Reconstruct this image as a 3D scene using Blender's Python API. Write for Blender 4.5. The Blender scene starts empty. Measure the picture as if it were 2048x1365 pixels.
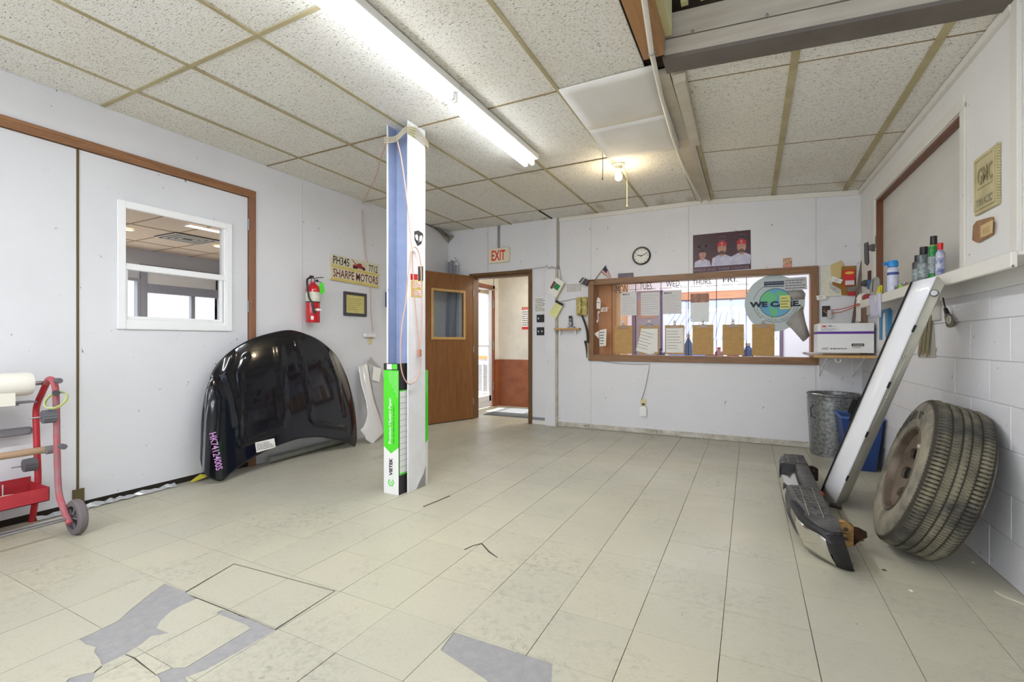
import bpy, bmesh, math, random
from mathutils import Vector, Matrix
random.seed(7)
S = bpy.context.scene
C = S.collection
PI = math.pi
V = Vector

# ------------------------------------------------------------------ camera
CAMZ, FPX, YAW, CY = 1.109, 937.0, 0.4694, 683.5
cd = bpy.data.cameras.new('camera'); cam = bpy.data.objects.new('camera', cd); C.objects.link(cam)
cam.location = (0, 0, CAMZ); cam.rotation_euler = (PI/2, 0, YAW)
cd.sensor_width = 36; cd.lens = FPX/2048*36; cd.shift_y = 0.0005; cd.clip_start = .02
S.camera = cam
# ------------------------------------------------------------------ world, sun, big lights, exposure
W = bpy.data.worlds.new('world'); S.world = W; W.use_nodes = True
W.node_tree.nodes['Background'].inputs[0].default_value = (.82, .9, 1, 1)
W.node_tree.nodes['Background'].inputs[1].default_value = 1.7
S.view_settings.view_transform = 'Standard'; S.view_settings.look = 'None'
S.view_settings.gamma = 1; S.view_settings.use_curve_mapping = False
S.view_settings.exposure = 0.06

def area(name, loc, rot, sx, sy, power, col=(1, 1, 1)):
    l = bpy.data.lights.new(name, 'AREA'); l.shape = 'RECTANGLE'; l.size = sx; l.size_y = sy
    l.energy = power; l.color = col
    o = bpy.data.objects.new(name, l); C.objects.link(o); o.location = loc; o.rotation_euler = rot
    return o
sl = bpy.data.lights.new('sun', 'SUN'); sl.energy = 14; sl.angle = .01; sl.color = (1, .96, .9)
sun = bpy.data.objects.new('sun', sl); C.objects.link(sun)
sun.rotation_euler = V((-1, -.12, 1.15)).to_track_quat('Z', 'Y').to_euler()
# added fill lamp behind the camera, placed in an invented front opening
area('front_fill_light', (-1.6, -2.35, 1.45), (PI/2, 0, 0), 4.4, 2.0, 62, (.95, .97, 1))
# unseen area lamps added below the rear ceiling to lift the overall brightness
area('rear_fill_light', (-1.68, -1.2, 2.62), (0, 0, 0), .3, 2.3, 30, (.97, .98, 1))
area('rear_fill_light_right', (.2, -1.3, 2.62), (0, 0, 0), .3, 2.3, 22, (.97, .98, 1))
area('office_ceiling_light', (-.4, 7.2, 2.45), (0, 0, 0), 2.2, .3, 60, (1, .98, .95))
area('hall_fill_light', (-2.4, 6.6, 2.4), (0, 0, 0), .5, .3, 26, (1, .96, .9))  # added lamp that brightens the hall, no fitting belongs to it
area('showroom_light', (-7, 3.2, 2.6), (0, 0, 0), 2.4, 2.4, 120, (1, .97, .92))

# ------------------------------------------------------------------ materials
def srgb(c):
    f = lambda v: v/12.92 if v <= .04045 else ((v+.055)/1.055)**2.4
    return tuple(f(x/255) for x in c)
MC = {}
class NT:
    def __init__(s, name):
        s.m = bpy.data.materials.new(name); s.m.use_nodes = True; s.t = s.m.node_tree; s.n = s.t.nodes
        s.b = s.n['Principled BSDF']
    def new(s, ty, **k):
        nd = s.n.new(ty)
        for a, v in k.items(): setattr(nd, a, v)
        return nd
    def link(s, a, b): s.t.links.new(a, b)
    def coord(s, world=False, scale=(1, 1, 1)):
        if world: o = s.new('ShaderNodeNewGeometry').outputs['Position']
        else: o = s.new('ShaderNodeTexCoord').outputs['Object']
        mp = s.new('ShaderNodeMapping'); mp.inputs['Scale'].default_value = scale
        s.link(o, mp.inputs[0]); return mp.outputs[0]
    def noise(s, co, scale, detail=3, rough=.55, dist=0):
        n = s.new('ShaderNodeTexNoise'); n.inputs['Scale'].default_value = scale; n.inputs['Detail'].default_value = detail
        n.inputs['Roughness'].default_value = rough; n.inputs['Distortion'].default_value = dist
        s.link(co, n.inputs['Vector']); return n.outputs['Fac']
    def ramp(s, fac, a, b, ca=(0, 0, 0, 1), cb=(1, 1, 1, 1)):
        r = s.new('ShaderNodeValToRGB'); e = r.color_ramp.elements
        e[0].position = a; e[1].position = b; e[0].color = ca; e[1].color = cb
        s.link(fac, r.inputs[0]); return r.outputs[0]
    def mix(s, fac, a, b, mode='MIX'):
        m = s.new('ShaderNodeMix', data_type='RGBA', blend_type=mode)
        for i, v in ((0, fac), (6, a), (7, b)):
            if hasattr(v, 'is_output'): s.link(v, m.inputs[i])
            elif i == 0: m.inputs[0].default_value = v
            else: m.inputs[i].default_value = (*v[:3], 1)
        return m.outputs[2]
    def bump(s, h, strength, dist=.002):
        b = s.new('ShaderNodeBump'); b.inputs['Strength'].default_value = strength; b.inputs['Distance'].default_value = dist
        s.link(h, b.inputs['Height']); s.link(b.outputs[0], s.b.inputs['Normal'])

def M(name, col, rough=.55, metal=0, col2=None, ns=12, amt=.5, bump=0, bs=60, coat=0, emit=0, world=False, stretch=(1, 1, 1), spec=.5, speck=None):
    """general procedural material: two-tone noise colour, optional specks, relief, clear coat"""
    if name in MC: return MC[name]
    k = NT(name); b = k.b
    c1 = srgb(col); c2 = srgb(col2) if col2 else tuple(x*(1-.14*min(1, amt)) for x in c1)
    co = k.coord(world, stretch)
    f = k.noise(co, ns, 4, .6)
    c = k.mix(k.ramp(f, .5-.3*amt-.05, .5+.3*amt+.05) if col2 else k.ramp(f, .3, .7), c1, c2)
    if speck:
        sc, thr, scol = speck
        g = k.noise(k.coord(world), sc, 2, .5, .6)
        c = k.mix(k.ramp(g, thr, thr+.04), c, srgb(scol))
    k.link(c, b.inputs['Base Color'])
    b.inputs['Roughness'].default_value = rough; b.inputs['Metallic'].default_value = metal
    b.inputs['Specular IOR Level'].default_value = spec
    b.inputs['Coat Weight'].default_value = coat; b.inputs['Coat Roughness'].default_value = .04
    if bump: k.bump(k.noise(k.coord(world, stretch), bs, 3), bump)
    if emit:
        k.link(c, b.inputs['Emission Color']); b.inputs['Emission Strength'].default_value = emit
    MC[name] = k.m; return k.m

def wood(name, a, b_, axis=1, rough=.45, scale=7):
    if name in MC: return MC[name]
    k = NT(name); st = [14, 14, 14]; st[axis] = 1.0
    co = k.coord(False, tuple(st)); f = k.noise(co, scale*.35, 6, .65, 1.2)
    f2 = k.noise(k.coord(False, tuple(x*4 for x in st)), scale, 3)
    c = k.mix(k.ramp(f, .3, .7), srgb(a), srgb(b_)); c = k.mix(k.ramp(f2, .5, .8, (0, 0, 0, 1), (.5, .5, .5, 1)), c, tuple(x*.6 for x in srgb(b_)))
    k.link(c, k.b.inputs['Base Color']); k.b.inputs['Roughness'].default_value = rough; k.bump(f2, .15)
    MC[name] = k.m; return k.m

def wallpaint(name, col, dirty=.5, bumps=.35, rough=.6):
    """white paint over rough board: fine relief, sparse dark nicks, faint smudges"""
    k = NT(name); c1 = srgb(col)
    co = k.coord(True)
    big = k.noise(co, 1.3, 4, .6); c = k.mix(k.ramp(big, .45, .75), c1, tuple(x*.93 for x in c1))
    nick = k.noise(k.coord(True, (1, 1, .6)), 34, 2, .5, .8)
    c = k.mix(k.ramp(nick, .745-.02*dirty, .775), c, srgb((95, 90, 84)))
    sm = k.noise(co, 4.3, 5, .7); c = k.mix(k.ramp(sm, .66, .86, (0, 0, 0, 1), (.35*dirty,)*3+(1,)), c, srgb((150, 142, 125)))
    k.link(c, k.b.inputs['Base Color']); k.b.inputs['Roughness'].default_value = rough
    k.bump(k.noise(k.coord(True, (1, 1, 2)), 55, 4, .6), bumps, .003)
    MC[name] = k.m; return k.m

def acoustic():
    k = NT('acoustic_tile'); base = srgb((234, 232, 226))
    co = k.coord(True, (1, 2.6, 1))
    f = k.noise(co, 62, 2.5, .55, 1.1)
    f2 = k.noise(k.coord(True, (1.2, 1.8, 1)), 130, 2, .5, .5)
    hole = k.ramp(f, .60, .64); hole2 = k.ramp(f2, .60, .68)
    oi = k.new('ShaderNodeObjectInfo')
    warm = k.mix(oi.outputs['Random'], base, srgb((228, 224, 212)))
    big = k.noise(k.coord(True), .9, 4, .6); c = k.mix(k.ramp(big, .5, .8, (0, 0, 0, 1), (.6, .6, .6, 1)), warm, srgb((216, 209, 190)))
    st = k.noise(k.coord(True, (2.2, .8, 1)), .75, 3, .5, .4); c = k.mix(k.ramp(st, .62, .69, (0, 0, 0, 1), (.55, .55, .55, 1)), c, srgb((170, 150, 112)))
    c = k.mix(hole, c, srgb((138, 130, 114))); c = k.mix(k.mix(.5, (0, 0, 0), hole2), c, srgb((130, 122, 108)))
    k.link(c, k.b.inputs['Base Color']); k.b.inputs['Roughness'].default_value = .9
    k.bump(k.mix(hole, (1, 1, 1), (0, 0, 0)), .5, .003)
    MC['acoustic'] = k.m; return k.m

def vinyl():
    k = NT('vinyl_floor_tile'); oi = k.new('ShaderNodeObjectInfo')
    c = k.mix(oi.outputs['Random'], srgb((190, 185, 163)), srgb((183, 179, 160)))
    big = k.noise(k.coord(True), .7, 3, .5)
    c = k.mix(k.ramp(big, .35, .72, (0, 0, 0, 1), (.9, .9, .9, 1)), c, srgb((170, 168, 156)))
    mot = k.noise(k.coord(True, (1, 2.4, 1)), 48, 5, .7, .5)
    c = k.mix(k.ramp(mot, .5, .8, (0, 0, 0, 1), (.5, .5, .5, 1)), c, srgb((154, 146, 124)))
    g = k.noise(k.coord(True), 1.7, 4, .6); h = k.noise(k.coord(True), 30, 5, .75, .5)
    mm = k.new('ShaderNodeMath', operation='MULTIPLY'); k.link(k.ramp(g, .46, .74), mm.inputs[0]); k.link(k.ramp(h, .47, .75), mm.inputs[1])
    c = k.mix(mm.outputs[0], c, srgb((104, 102, 98)))
    sp = k.noise(k.coord(True, (1, 1.8, 1)), 52, 2, .5, .6); c = k.mix(k.ramp(sp, .755, .78, (0, 0, 0, 1), (.8, .8, .8, 1)), c, srgb((84, 80, 74)))
    k.link(c, k.b.inputs['Base Color'])
    r = k.ramp(k.noise(k.coord(True), 3, 4, .6), .3, .7, (.30, .30, .30, 1), (.5, .5, .5, 1))
    k.link(r, k.b.inputs['Roughness']); k.b.inputs['Specular IOR Level'].default_value = .4; k.bump(k.noise(k.coord(True), 9, 4, .6), .12, .002)
    MC['vinyl'] = k.m; return k.m

def glass(name='pane_glass', tint=(1, 1, 1), refl=.9):
    if name in MC: return MC[name]
    k = NT(name); k.n.remove(k.b); out = k.n['Material Output']
    tr = k.new('ShaderNodeBsdfTransparent'); tr.inputs[0].default_value = (*tint, 1)
    gl = k.new('ShaderNodeBsdfGlossy'); gl.inputs['Roughness'].default_value = .02
    fr = k.new('ShaderNodeFresnel'); fr.inputs[0].default_value = 1.5
    mu = k.new('ShaderNodeMath', operation='MULTIPLY'); mu.inputs[1].default_value = refl; 
    ge = k.new('ShaderNodeNewGeometry'); inv = k.new('ShaderNodeMath', operation='SUBTRACT'); inv.inputs[0].default_value = 1; k.link(ge.outputs['Backfacing'], inv.inputs[1])
    m0 = k.new('ShaderNodeMath', operation='MULTIPLY'); k.link(fr.outputs[0], m0.inputs[0]); k.link(inv.outputs[0], m0.inputs[1]); k.link(m0.outputs[0], mu.inputs[0])
    ms = k.new('ShaderNodeMixShader'); k.link(mu.outputs[0], ms.inputs[0]); k.link(tr.outputs[0], ms.inputs[1]); k.link(gl.outputs[0], ms.inputs[2])
    k.link(ms.outputs[0], out.inputs[0]); MC[name] = k.m; return k.m

wall_w = wallpaint('white_wall_paint', (222, 222, 226), .5)
door_w = wallpaint('white_door_paint', (220, 221, 226), .5, .2)
block_w = wallpaint('painted_block', (222, 222, 226), .6, .8)
ply_w = wallpaint('painted_plywood', (228, 227, 225), .25, .15)
trimw = wallpaint('white_trim_paint', (224, 221, 214), .9, .5)
tile_m = acoustic(); vin = vinyl(); gls = glass()
white = M('white_plastic', (236, 236, 234), .4, amt=.2)
vinylw = M('white_vinyl_frame', (240, 241, 243), .35, amt=.1)
paper = M('paper', (234, 232, 226), .8, amt=.3)
black = M('black_plastic', (26, 26, 28), .4)
darkm = M('dark_grime', (40, 34, 24), .9)
olive = M('olive_seam', (96, 84, 52), .8)
tee_m = M('yellowed_tee', (186, 174, 138), .6, col2=(160, 146, 108), ns=4)
tee_d = M('dark_tee', (140, 120, 84), .7)
oak = wood('oak_frame', (152, 112, 72), (112, 78, 48), 0)
oakv = wood('oak_frame_upright', (152, 112, 72), (112, 78, 48), 2)
trimwood = wood('door_trim_wood', (168, 120, 80), (126, 86, 56), 1)
trimwoodv = wood('door_trim_wood_upright', (154, 110, 82), (128, 88, 66), 2)
doorwood = wood('brown_door_veneer', (142, 94, 50), (112, 70, 34), 2, .35)
jambw = wood('dark_jamb_wood', (116, 82, 46), (86, 58, 30), 2)
lightwood = wood('light_beading', (206, 166, 104), (180, 138, 80), 2)
chrome = M('chrome', (225, 224, 220), .12, 1, amt=.1)
steel = M('dull_steel', (150, 150, 152), .4, .9)
galv = M('galvanised', (158, 160, 160), .45, .75, col2=(108, 112, 112), ns=38, amt=.3, bump=.1)
red = M('red_paint', (196, 34, 44), .4, col2=(160, 40, 50), ns=14)
reddust = M('dusty_red_tube', (186, 62, 72), .6, col2=(150, 112, 118), ns=5, amt=.3)
greyp = M('grey_plastic', (98, 98, 104), .7)
ink = M('black_ink', (24, 24, 26), .7)
redink = M('red_ink', (200, 40, 34), .6)
wirem = M('grey_wire', (120, 112, 100), .6)

# ------------------------------------------------------------------ geometry helpers
ORG = {}
XF = [Matrix.Identity(4)]
class Fr:
    """a plane with right / up / normal, for things that hang on walls or faces"""
    def __init__(s, o, r, u):
        s.o = V(o); s.r = V(r).normalized(); s.u = V(u).normalized(); s.n = s.r.cross(s.u)
    def p(s, a, b, d=0): return s.o+s.r*a+s.u*b+s.n*d
    def at(s, a, b, rot=0, d=0):
        c, t = math.cos(rot), math.sin(rot)
        return Fr(s.p(a, b, d), s.r*c+s.u*t, -s.r*t+s.u*c)
BW = Fr((0, 5.752, 0), (1, 0, 0), (0, 0, 1))
LW = Fr((-3.97, 0, 0), (0, 1, 0), (0, 0, 1))
RWX, RWS = 1.121, .0209
RW = Fr((RWX, 0, 0), (RWS, -1, 0), (0, 0, 1))
_F = V((-math.sin(YAW), math.cos(YAW), 0)); _R = V((math.cos(YAW), math.sin(YAW), 0))
def ray(x, y): return _F+_R*((x-1024)/FPX)+V((0, 0, (CY-y)/FPX))
def uv(fr, x, y, d=0):
    """coordinates on a real wall plane of the point seen at x, y in the photograph"""
    r = ray(x, y); o = fr.o+fr.n*d; cp = V((0, 0, CAMZ))
    t = (o-cp).dot(fr.n)/r.dot(fr.n); q = cp+r*t-fr.o
    return q.dot(fr.r), q.dot(fr.u)
def onz(z, x, y):
    r = ray(x, y); return V((0, 0, CAMZ))+r*((z-CAMZ)/r.z)
def onp(ax, v, x, y):
    r = ray(x, y); cp = V((0, 0, CAMZ)); return cp+r*((v-cp[ax])/r[ax])

class MB:
    def __init__(s): s.v = []; s.f = []
    def add(s, vs, fs):
        n = len(s.v); s.v += [V(a) for a in vs]; s.f += [tuple(i+n for i in f) for f in fs]; return s
    def box(s, x0, y0, z0, x1, y1, z1):
        return s.add([(x, y, z) for z in (z0, z1) for y in (y0, y1) for x in (x0, x1)],
                     [(0, 2, 3, 1), (4, 5, 7, 6), (0, 1, 5, 4), (2, 6, 7, 3), (0, 4, 6, 2), (1, 3, 7, 5)])
    def fb(s, fr, a0, b0, a1, b1, d0, d1):
        return s.add([fr.p(a, b, d) for d in (d0, d1) for b in (b0, b1) for a in (a0, a1)],
                     [(0, 2, 3, 1), (4, 5, 7, 6), (0, 1, 5, 4), (2, 6, 7, 3), (0, 4, 6, 2), (1, 3, 7, 5)])
    def poly(s, fr, pts, d0, d1):
        n = len(pts)
        return s.add([fr.p(a, b, d0) for a, b in pts]+[fr.p(a, b, d1) for a, b in pts],
                     [tuple(range(n))[::-1], tuple(range(n, 2*n))]+[(i, (i+1) % n, n+(i+1) % n, n+i) for i in range(n)])
    def disc(s, fr, a, b, ra, rb, d0, d1, n=24):
        return s.poly(fr, [(a+ra*math.cos(2*PI*i/n), b+rb*math.sin(2*PI*i/n)) for i in range(n)], d0, d1)
    def tube(s, path, r, n=8, closed=False, caps=True):
        path = [V(p) for p in path]; m = len(path); rs = r if isinstance(r, (list, tuple)) else [r]*m
        rings = []; up = None
        for i, p in enumerate(path):
            if closed: t = path[(i+1) % m]-path[i-1]
            else: t = path[min(i+1, m-1)]-path[max(i-1, 0)]
            t.normalize()
            if up is None: up = V((0, 0, 1)) if abs(t.z) < .9 else V((1, 0, 0))
            a = t.cross(up)
            if a.length < 1e-4: a = t.cross(V((0, 1, 0)))
            a.normalize(); b = a.cross(t); up = b
            rings.append([p+(a*math.cos(2*PI*k/n)+b*math.sin(2*PI*k/n))*rs[i] for k in range(n)])
        vs = [q for ring in rings for q in ring]; fs = []
        for i in range(m if closed else m-1):
            j = (i+1) % m
            for k in range(n): fs.append((i*n+k, i*n+(k+1) % n, j*n+(k+1) % n, j*n+k))
        if caps and not closed: fs += [tuple(range(n))[::-1], tuple((m-1)*n+k for k in range(n))]
        return s.add(vs, fs)
    def cyl(s, p0, p1, r, n=16): return s.tube([p0, p1], r, n)
    def lathe(s, o, ax, prof, n=24, close=False):
        """profile of (radius, height) turned about the axis ax through o"""
        o = V(o); ax = V(ax).normalized(); a = ax.cross(V((0, 0, 1)))
        if a.length < 1e-3: a = V((1, 0, 0))
        a.normalize(); b = ax.cross(a); m = len(prof)
        vs = [o+ax*h+(a*math.cos(2*PI*k/n)+b*math.sin(2*PI*k/n))*max(r, 1e-5) for r, h in prof for k in range(n)]
        fs = [(i*n+k, i*n+(k+1) % n, ((i+1) % m)*n+(k+1) % n, ((i+1) % m)*n+k) for i in range(m if close else m-1) for k in range(n)]
        return s.add(vs, fs)
    def grid(s, rows):
        m, n = len(rows), len(rows[0])
        return s.add([p for r in rows for p in r], [(i*n+j, i*n+j+1, (i+1)*n+j+1, (i+1)*n+j) for i in range(m-1) for j in range(n-1)])
    def build(s, name, mat, parent=None, smooth=False, bevel=0, solid=0, angle=35, fixn=True):
        me = bpy.data.meshes.new(name)
        o0 = ORG.get(parent.name, V((0, 0, 0))) if parent else V((0, 0, 0))
        X = XF[-1]
        me.from_pydata([(X @ v)-o0 for v in s.v], [], s.f)
        bm = bmesh.new(); bm.from_mesh(me)
        if bevel: bmesh.ops.bevel(bm, geom=list(bm.edges), offset=bevel, segments=2 if bevel > .003 else 1, affect='EDGES', clamp_overlap=True)
        if fixn: bmesh.ops.recalc_face_normals(bm, faces=bm.faces)
        bm.to_mesh(me); bm.free()
        if smooth or bevel:
            me.polygons.foreach_set('use_smooth', [True]*len(me.polygons)); me.set_sharp_from_angle(angle=math.radians(angle))
        me.materials.append(mat)
        o = bpy.data.objects.new(name, me); C.objects.link(o)
        if parent: o.parent = parent
        ORG[o.name] = o0
        if solid:
            md = o.modifiers.new('thickness', 'SOLIDIFY'); md.thickness = solid; md.offset = -1
        return o
def tag(o, label, cat, group=None, kind=None):
    if label: o['label'] = label
    if cat: o['category'] = cat
    if group: o['group'] = group
    if kind: o['kind'] = kind
    return o
def thing(name, label, cat, loc, group=None):
    o = bpy.data.objects.new(name, None); o.empty_display_size = .05; C.objects.link(o); o.location = loc
    ORG[o.name] = V(loc); return tag(o, label, cat, group)
def struct(o): o['kind'] = 'structure'; return o
def frbox(fr, a0, b0, a1, b1, d0, d1): return MB().fb(fr, a0, b0, a1, b1, d0, d1)
def holed(fr, a0, b0, a1, b1, d0, d1, holes):
    """rectangular slab on a plane with rectangular holes"""
    xs = sorted({a0, a1, *[h[i] for h in holes for i in (0, 2) if a0 < h[i] < a1]})
    ys = sorted({b0, b1, *[h[i] for h in holes for i in (1, 3) if b0 < h[i] < b1]})
    m = MB()
    for i in range(len(xs)-1):
        run = None
        for j in range(len(ys)-1):
            cx, cy = (xs[i]+xs[i+1])/2, (ys[j]+ys[j+1])/2
            if any(h[0] < cx < h[2] and h[1] < cy < h[3] for h in holes):
                if run is not None: m.fb(fr, xs[i], run, xs[i+1], ys[j], d0, d1); run = None
            elif run is None: run = ys[j]
        if run is not None: m.fb(fr, xs[i], run, xs[i+1], ys[-1], d0, d1)
    return m
def frame4(fr, a0, b0, a1, b1, w, d0, d1):
    m = MB(); m.fb(fr, a0, b0, a0+w, b1, d0, d1); m.fb(fr, a1-w, b0, a1, b1, d0, d1)
    m.fb(fr, a0+w, b0, a1-w, b0+w, d0, d1); m.fb(fr, a0+w, b1-w, a1-w, b1, d0, d1); return m
def text(s, fr, a0, b0, a1, b1, d, mat, parent, name='lettering', thick=.0006, bold=0, shear=0):
    cu = bpy.data.curves.new('t', 'FONT'); cu.body = s; cu.size = 1; cu.offset = bold; cu.shear = shear; cu.resolution_u = 2
    o = bpy.data.objects.new('t', cu); C.objects.link(o)
    bpy.context.view_layer.update()
    me = bpy.data.meshes.new_from_object(o.evaluated_get(bpy.context.evaluated_depsgraph_get()))
    xs = [v.co.x for v in me.vertices]; ys = [v.co.y for v in me.vertices]
    x0, x1, y0, y1 = min(xs), max(xs), min(ys), max(ys)
    m = MB(); m.add([fr.p(a0+(v.co.x-x0)/(x1-x0)*(a1-a0), b0+(v.co.y-y0)/(y1-y0)*(b1-b0), d) for v in me.vertices], [tuple(p.vertices) for p in me.polygons])
    bpy.data.objects.remove(o); bpy.data.curves.remove(cu); bpy.data.meshes.remove(me)
    return m.build(name, mat, parent, fixn=False)
def scribble(fr, a0, b0, a1, b1, rows, d, mat, parent, name='printed_lines', seed=1, th=.35):
    """rows of tiny printed words as thin bars"""
    rg = random.Random(seed); m = MB(); h = (b1-b0)/rows
    for i in range(rows):
        a = a0; y = b1-(i+.75)*h; end = a1-(a1-a0)*rg.random()*.35
        while a < end:
            w = (a1-a0)*rg.uniform(.05, .16); m.fb(fr, a, y, min(a+w, end), y+h*th, d, d+.0004); a += w+(a1-a0)*.03
    return m.build(name, mat, parent)
def cut(obj, cutter):
    md = obj.modifiers.new('b', 'BOOLEAN'); md.operation = 'DIFFERENCE'; md.object = cutter; md.solver = 'EXACT'
    bpy.context.view_layer.update()
    me = bpy.data.meshes.new_from_object(obj.evaluated_get(bpy.context.evaluated_depsgraph_get()))
    obj.modifiers.clear(); me.name = obj.name
    if len(me.polygons) == 0: return False
    obj.data = me; return True

H = 2.733; D = 5.752; LXW = -3.97
# ================================================================== FLOOR
floor = struct(MB().box(-4.1, -2.6, -.06, 1.35, 7.3, -.004).build('floor', M('floor_mastic', (72, 66, 58), .8)))
ORG[floor.name] = V((0, 0, 0))
T = .3048; FX0, FY0 = -.0947, 2.4217
GZ = lambda pts: [tuple(onz(0, x, y)[:2]) for x, y in pts]
FLZ = Fr((0, 0, 0), (1, 0, 0), (0, 1, 0))
miss = [GZ([(330,1168),(369,1183),(376,1188),(394,1198),(358,1214),(340,1225),(321,1243),(313,1257),(338,1267),(302,1273),(283,1289),(250,1309),(204,1332),(199,1318),(188,1305),(192,1295),(171,1289),(158,1279),(199,1260),(235,1243),(262,1219),(302,1187)]),
        GZ([(445,1221),(500,1238),(551,1260),(500,1291),(412,1340),(370,1356),(388,1380),(312,1380),(321,1362),(313,1350),(345,1336),(372,1335),(500,1258),(494,1251),(433,1227)]),
        GZ([(908,1265),(1000,1294),(1105,1328),(1102,1380),(995,1380),(967,1357),(913,1322),(881,1301)]),
        GZ([(192,1344),(184,1366),(170,1378),(120,1376),(138,1358),(165,1349)])]
cracks = [GZ([(928,1099),(945,1091),(964,1086),(979,1102),(996,1115),(995,1117),(977,1105),(963,1089),(946,1093),(929,1101)]),
          GZ([(250,1308),(270,1315),(283,1326),(313,1350),(312,1352),(280,1328),(268,1318),(249,1310)]),
          GZ([(160,1366),(183,1348),(204,1332),(205,1334),(185,1350),(163,1368)]),
          GZ([(370,1184),(468,1127),(672,1182),(551,1261),(549,1259),(668,1183),(468,1129),(372,1186)]), GZ([(846,1013),(900,991),(901,993),(847,1015)]), GZ([(376,1188),(500,1237),(551,1259),(551,1261),(500,1240),(376,1191)])]
cutters = [MB().poly(FLZ, p, -.02, .02).build('cutter', vin) for p in miss+cracks]
gaps = {}
def tile_mesh(w, h):
    k = (round(w, 4), round(h, 4))
    if k not in gaps:
        m = MB(); e = .0006
        m.add([(0, 0, -.003), (w, 0, -.003), (w, h, -.003), (0, h, -.003), (e, e, 0), (w-e, e, 0), (w-e, h-e, 0), (e, h-e, 0)],
              [(3, 2, 1, 0), (4, 5, 6, 7), (0, 1, 5, 4), (1, 2, 6, 5), (2, 3, 7, 6), (3, 0, 4, 7)])
        me = bpy.data.meshes.new('floor_tile'); me.from_pydata(m.v, [], m.f); me.materials.append(vin); gaps[k] = me
    return gaps[k]
rest = MB(); rg = random.Random(3)
x0i, x1i = math.floor((-3.97-FX0)/T), math.ceil((1.1-FX0)/T)
for i in range(x0i, x1i):
    for j in range(math.floor((-2.5-FY0)/T), math.ceil((7.25-FY0)/T)):
        xa, xb = FX0+i*T, FX0+(i+1)*T; ya, yb = FY0+j*T, FY0+(j+1)*T
        gx = .002 if rg.random() < .7 else .001; gy = .0014 if rg.random() < .35 else .0005
        xa2, xb2, ya2, yb2 = max(xa+gx/2, LXW), min(xb-gx/2, 1.13), ya+gy/2, yb-gy/2
        if xb2-xa2 < .01: continue
        cx, cy = (xa2+xb2)/2, (ya2+yb2)/2
        dep = .4524*-cx+.8918*cy; sx = (cx*.8918+cy*.4524)/dep if dep > .1 else 9
        vis = dep > 1.3 and abs(sx) < 1.25 and cy < 5.9
        if not vis: rest.box(xa2, ya2, -.003, xb2, yb2, 0); continue
        o = bpy.data.objects.new('floor_tile', tile_mesh(xb2-xa2, yb2-ya2)); C.objects.link(o); o.parent = floor
        o.location = (xa2, ya2, rg.uniform(-.0004, .0002)); o.rotation_euler = (rg.uniform(-.002, .002), rg.uniform(-.002, .002), 0)
        for ct in cutters:
            xs = [v.co.x for v in ct.data.vertices]; ys = [v.co.y for v in ct.data.vertices]
            if min(xs) < xb2 and max(xs) > xa2 and min(ys) < yb2 and max(ys) > ya2:
                if not cut(o, ct): bpy.data.objects.remove(o); break
for ct in cutters: bpy.data.objects.remove(ct)
rb = rest.build('floor_tile_field', vin, floor); rb['kind'] = 'stuff'
m_adh = M('grey_adhesive', (152, 150, 150), .85, col2=(138, 137, 140), ns=30, bump=.3)
for p in miss: MB().poly(FLZ, p, -.005, -.0025).build('bare_patch', m_adh, floor)

# ================================================================== CEILING
ceil = struct(MB().box(-4.05, -2.6, H+.06, -.55, 5.9, H+.12).box(-.55, 2.92, H+.06, 1.2, 5.9, H+.12).box(-.55, -2.6, 3.45, 1.3, 2.95, 3.5).build('ceiling', M('ceiling_void', (60, 54, 46), .9)))
kx = [LXW]+[-3.5358+.6096*k for k in range(0, 5)]+[-.55]
my = [-2.5, -2.09, -.862, .367, 1.596, 2.825, 4.054, 5.283, D]
CEI = Fr((0, 0, 0), (1, 0, 0), (0, 1, 0))
sheet_m = M('sagging_plasterboard', (228, 226, 222), .8, col2=(218, 214, 206), ns=3, bump=.2, bs=8)
rg = random.Random(5)
for i in range(len(kx)-1):
    for j in range(len(my)-1):
        if i == 5 and j == 5: continue
        z = H-.004+rg.uniform(-.002, .001)
        a0, a1, b0, b1 = kx[i]+.004, kx[i+1]-.004, my[j]+.004, my[j+1]-.004
        if i == 3-1 and j == 4: b0 += .001
        m = MB(); t = [rg.uniform(-.003, .001) for _ in range(4)]
        m.add([(a0, b0, z+t[0]), (a1, b0, z+t[1]), (a1, b1, z+t[2]), (a0, b1, z+t[3]), (a0, b0, z+.015), (a1, b0, z+.015), (a1, b1, z+.015), (a0, b1, z+.015)],
              [(3, 2, 1, 0), (4, 5, 6, 7), (0, 1, 5, 4), (1, 2, 6, 5), (2, 3, 7, 6), (3, 0, 4, 7)])
        m.build('ceiling_tile', tile_m, ceil)
for i, x in enumerate(kx[1:-1]):
    for j in range(len(my)-1):
        dk = (x > -2.4 and x < -2.2 and j == 7)
        MB().box(x-.012, my[j], H-.012, x+.012, my[j+1]-.002, H-.006).build('ceiling_tee', darkm if dk else tee_m, ceil)
for j, y in enumerate(my[1:-1]):
    for i in range(len(kx)-1):
        if i == 5 and j == 5: pass
        w = .012 if y < 1.7 else .005
        if 2.7 < y < 2.9 and i == 5: continue
        MB().box(kx[i]+.012, y-w, H-.0115, kx[i+1]-.012, y+w, H-.0065).build('ceiling_cross_tee', tee_m if y < 1.7 else tee_d, ceil)
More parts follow.
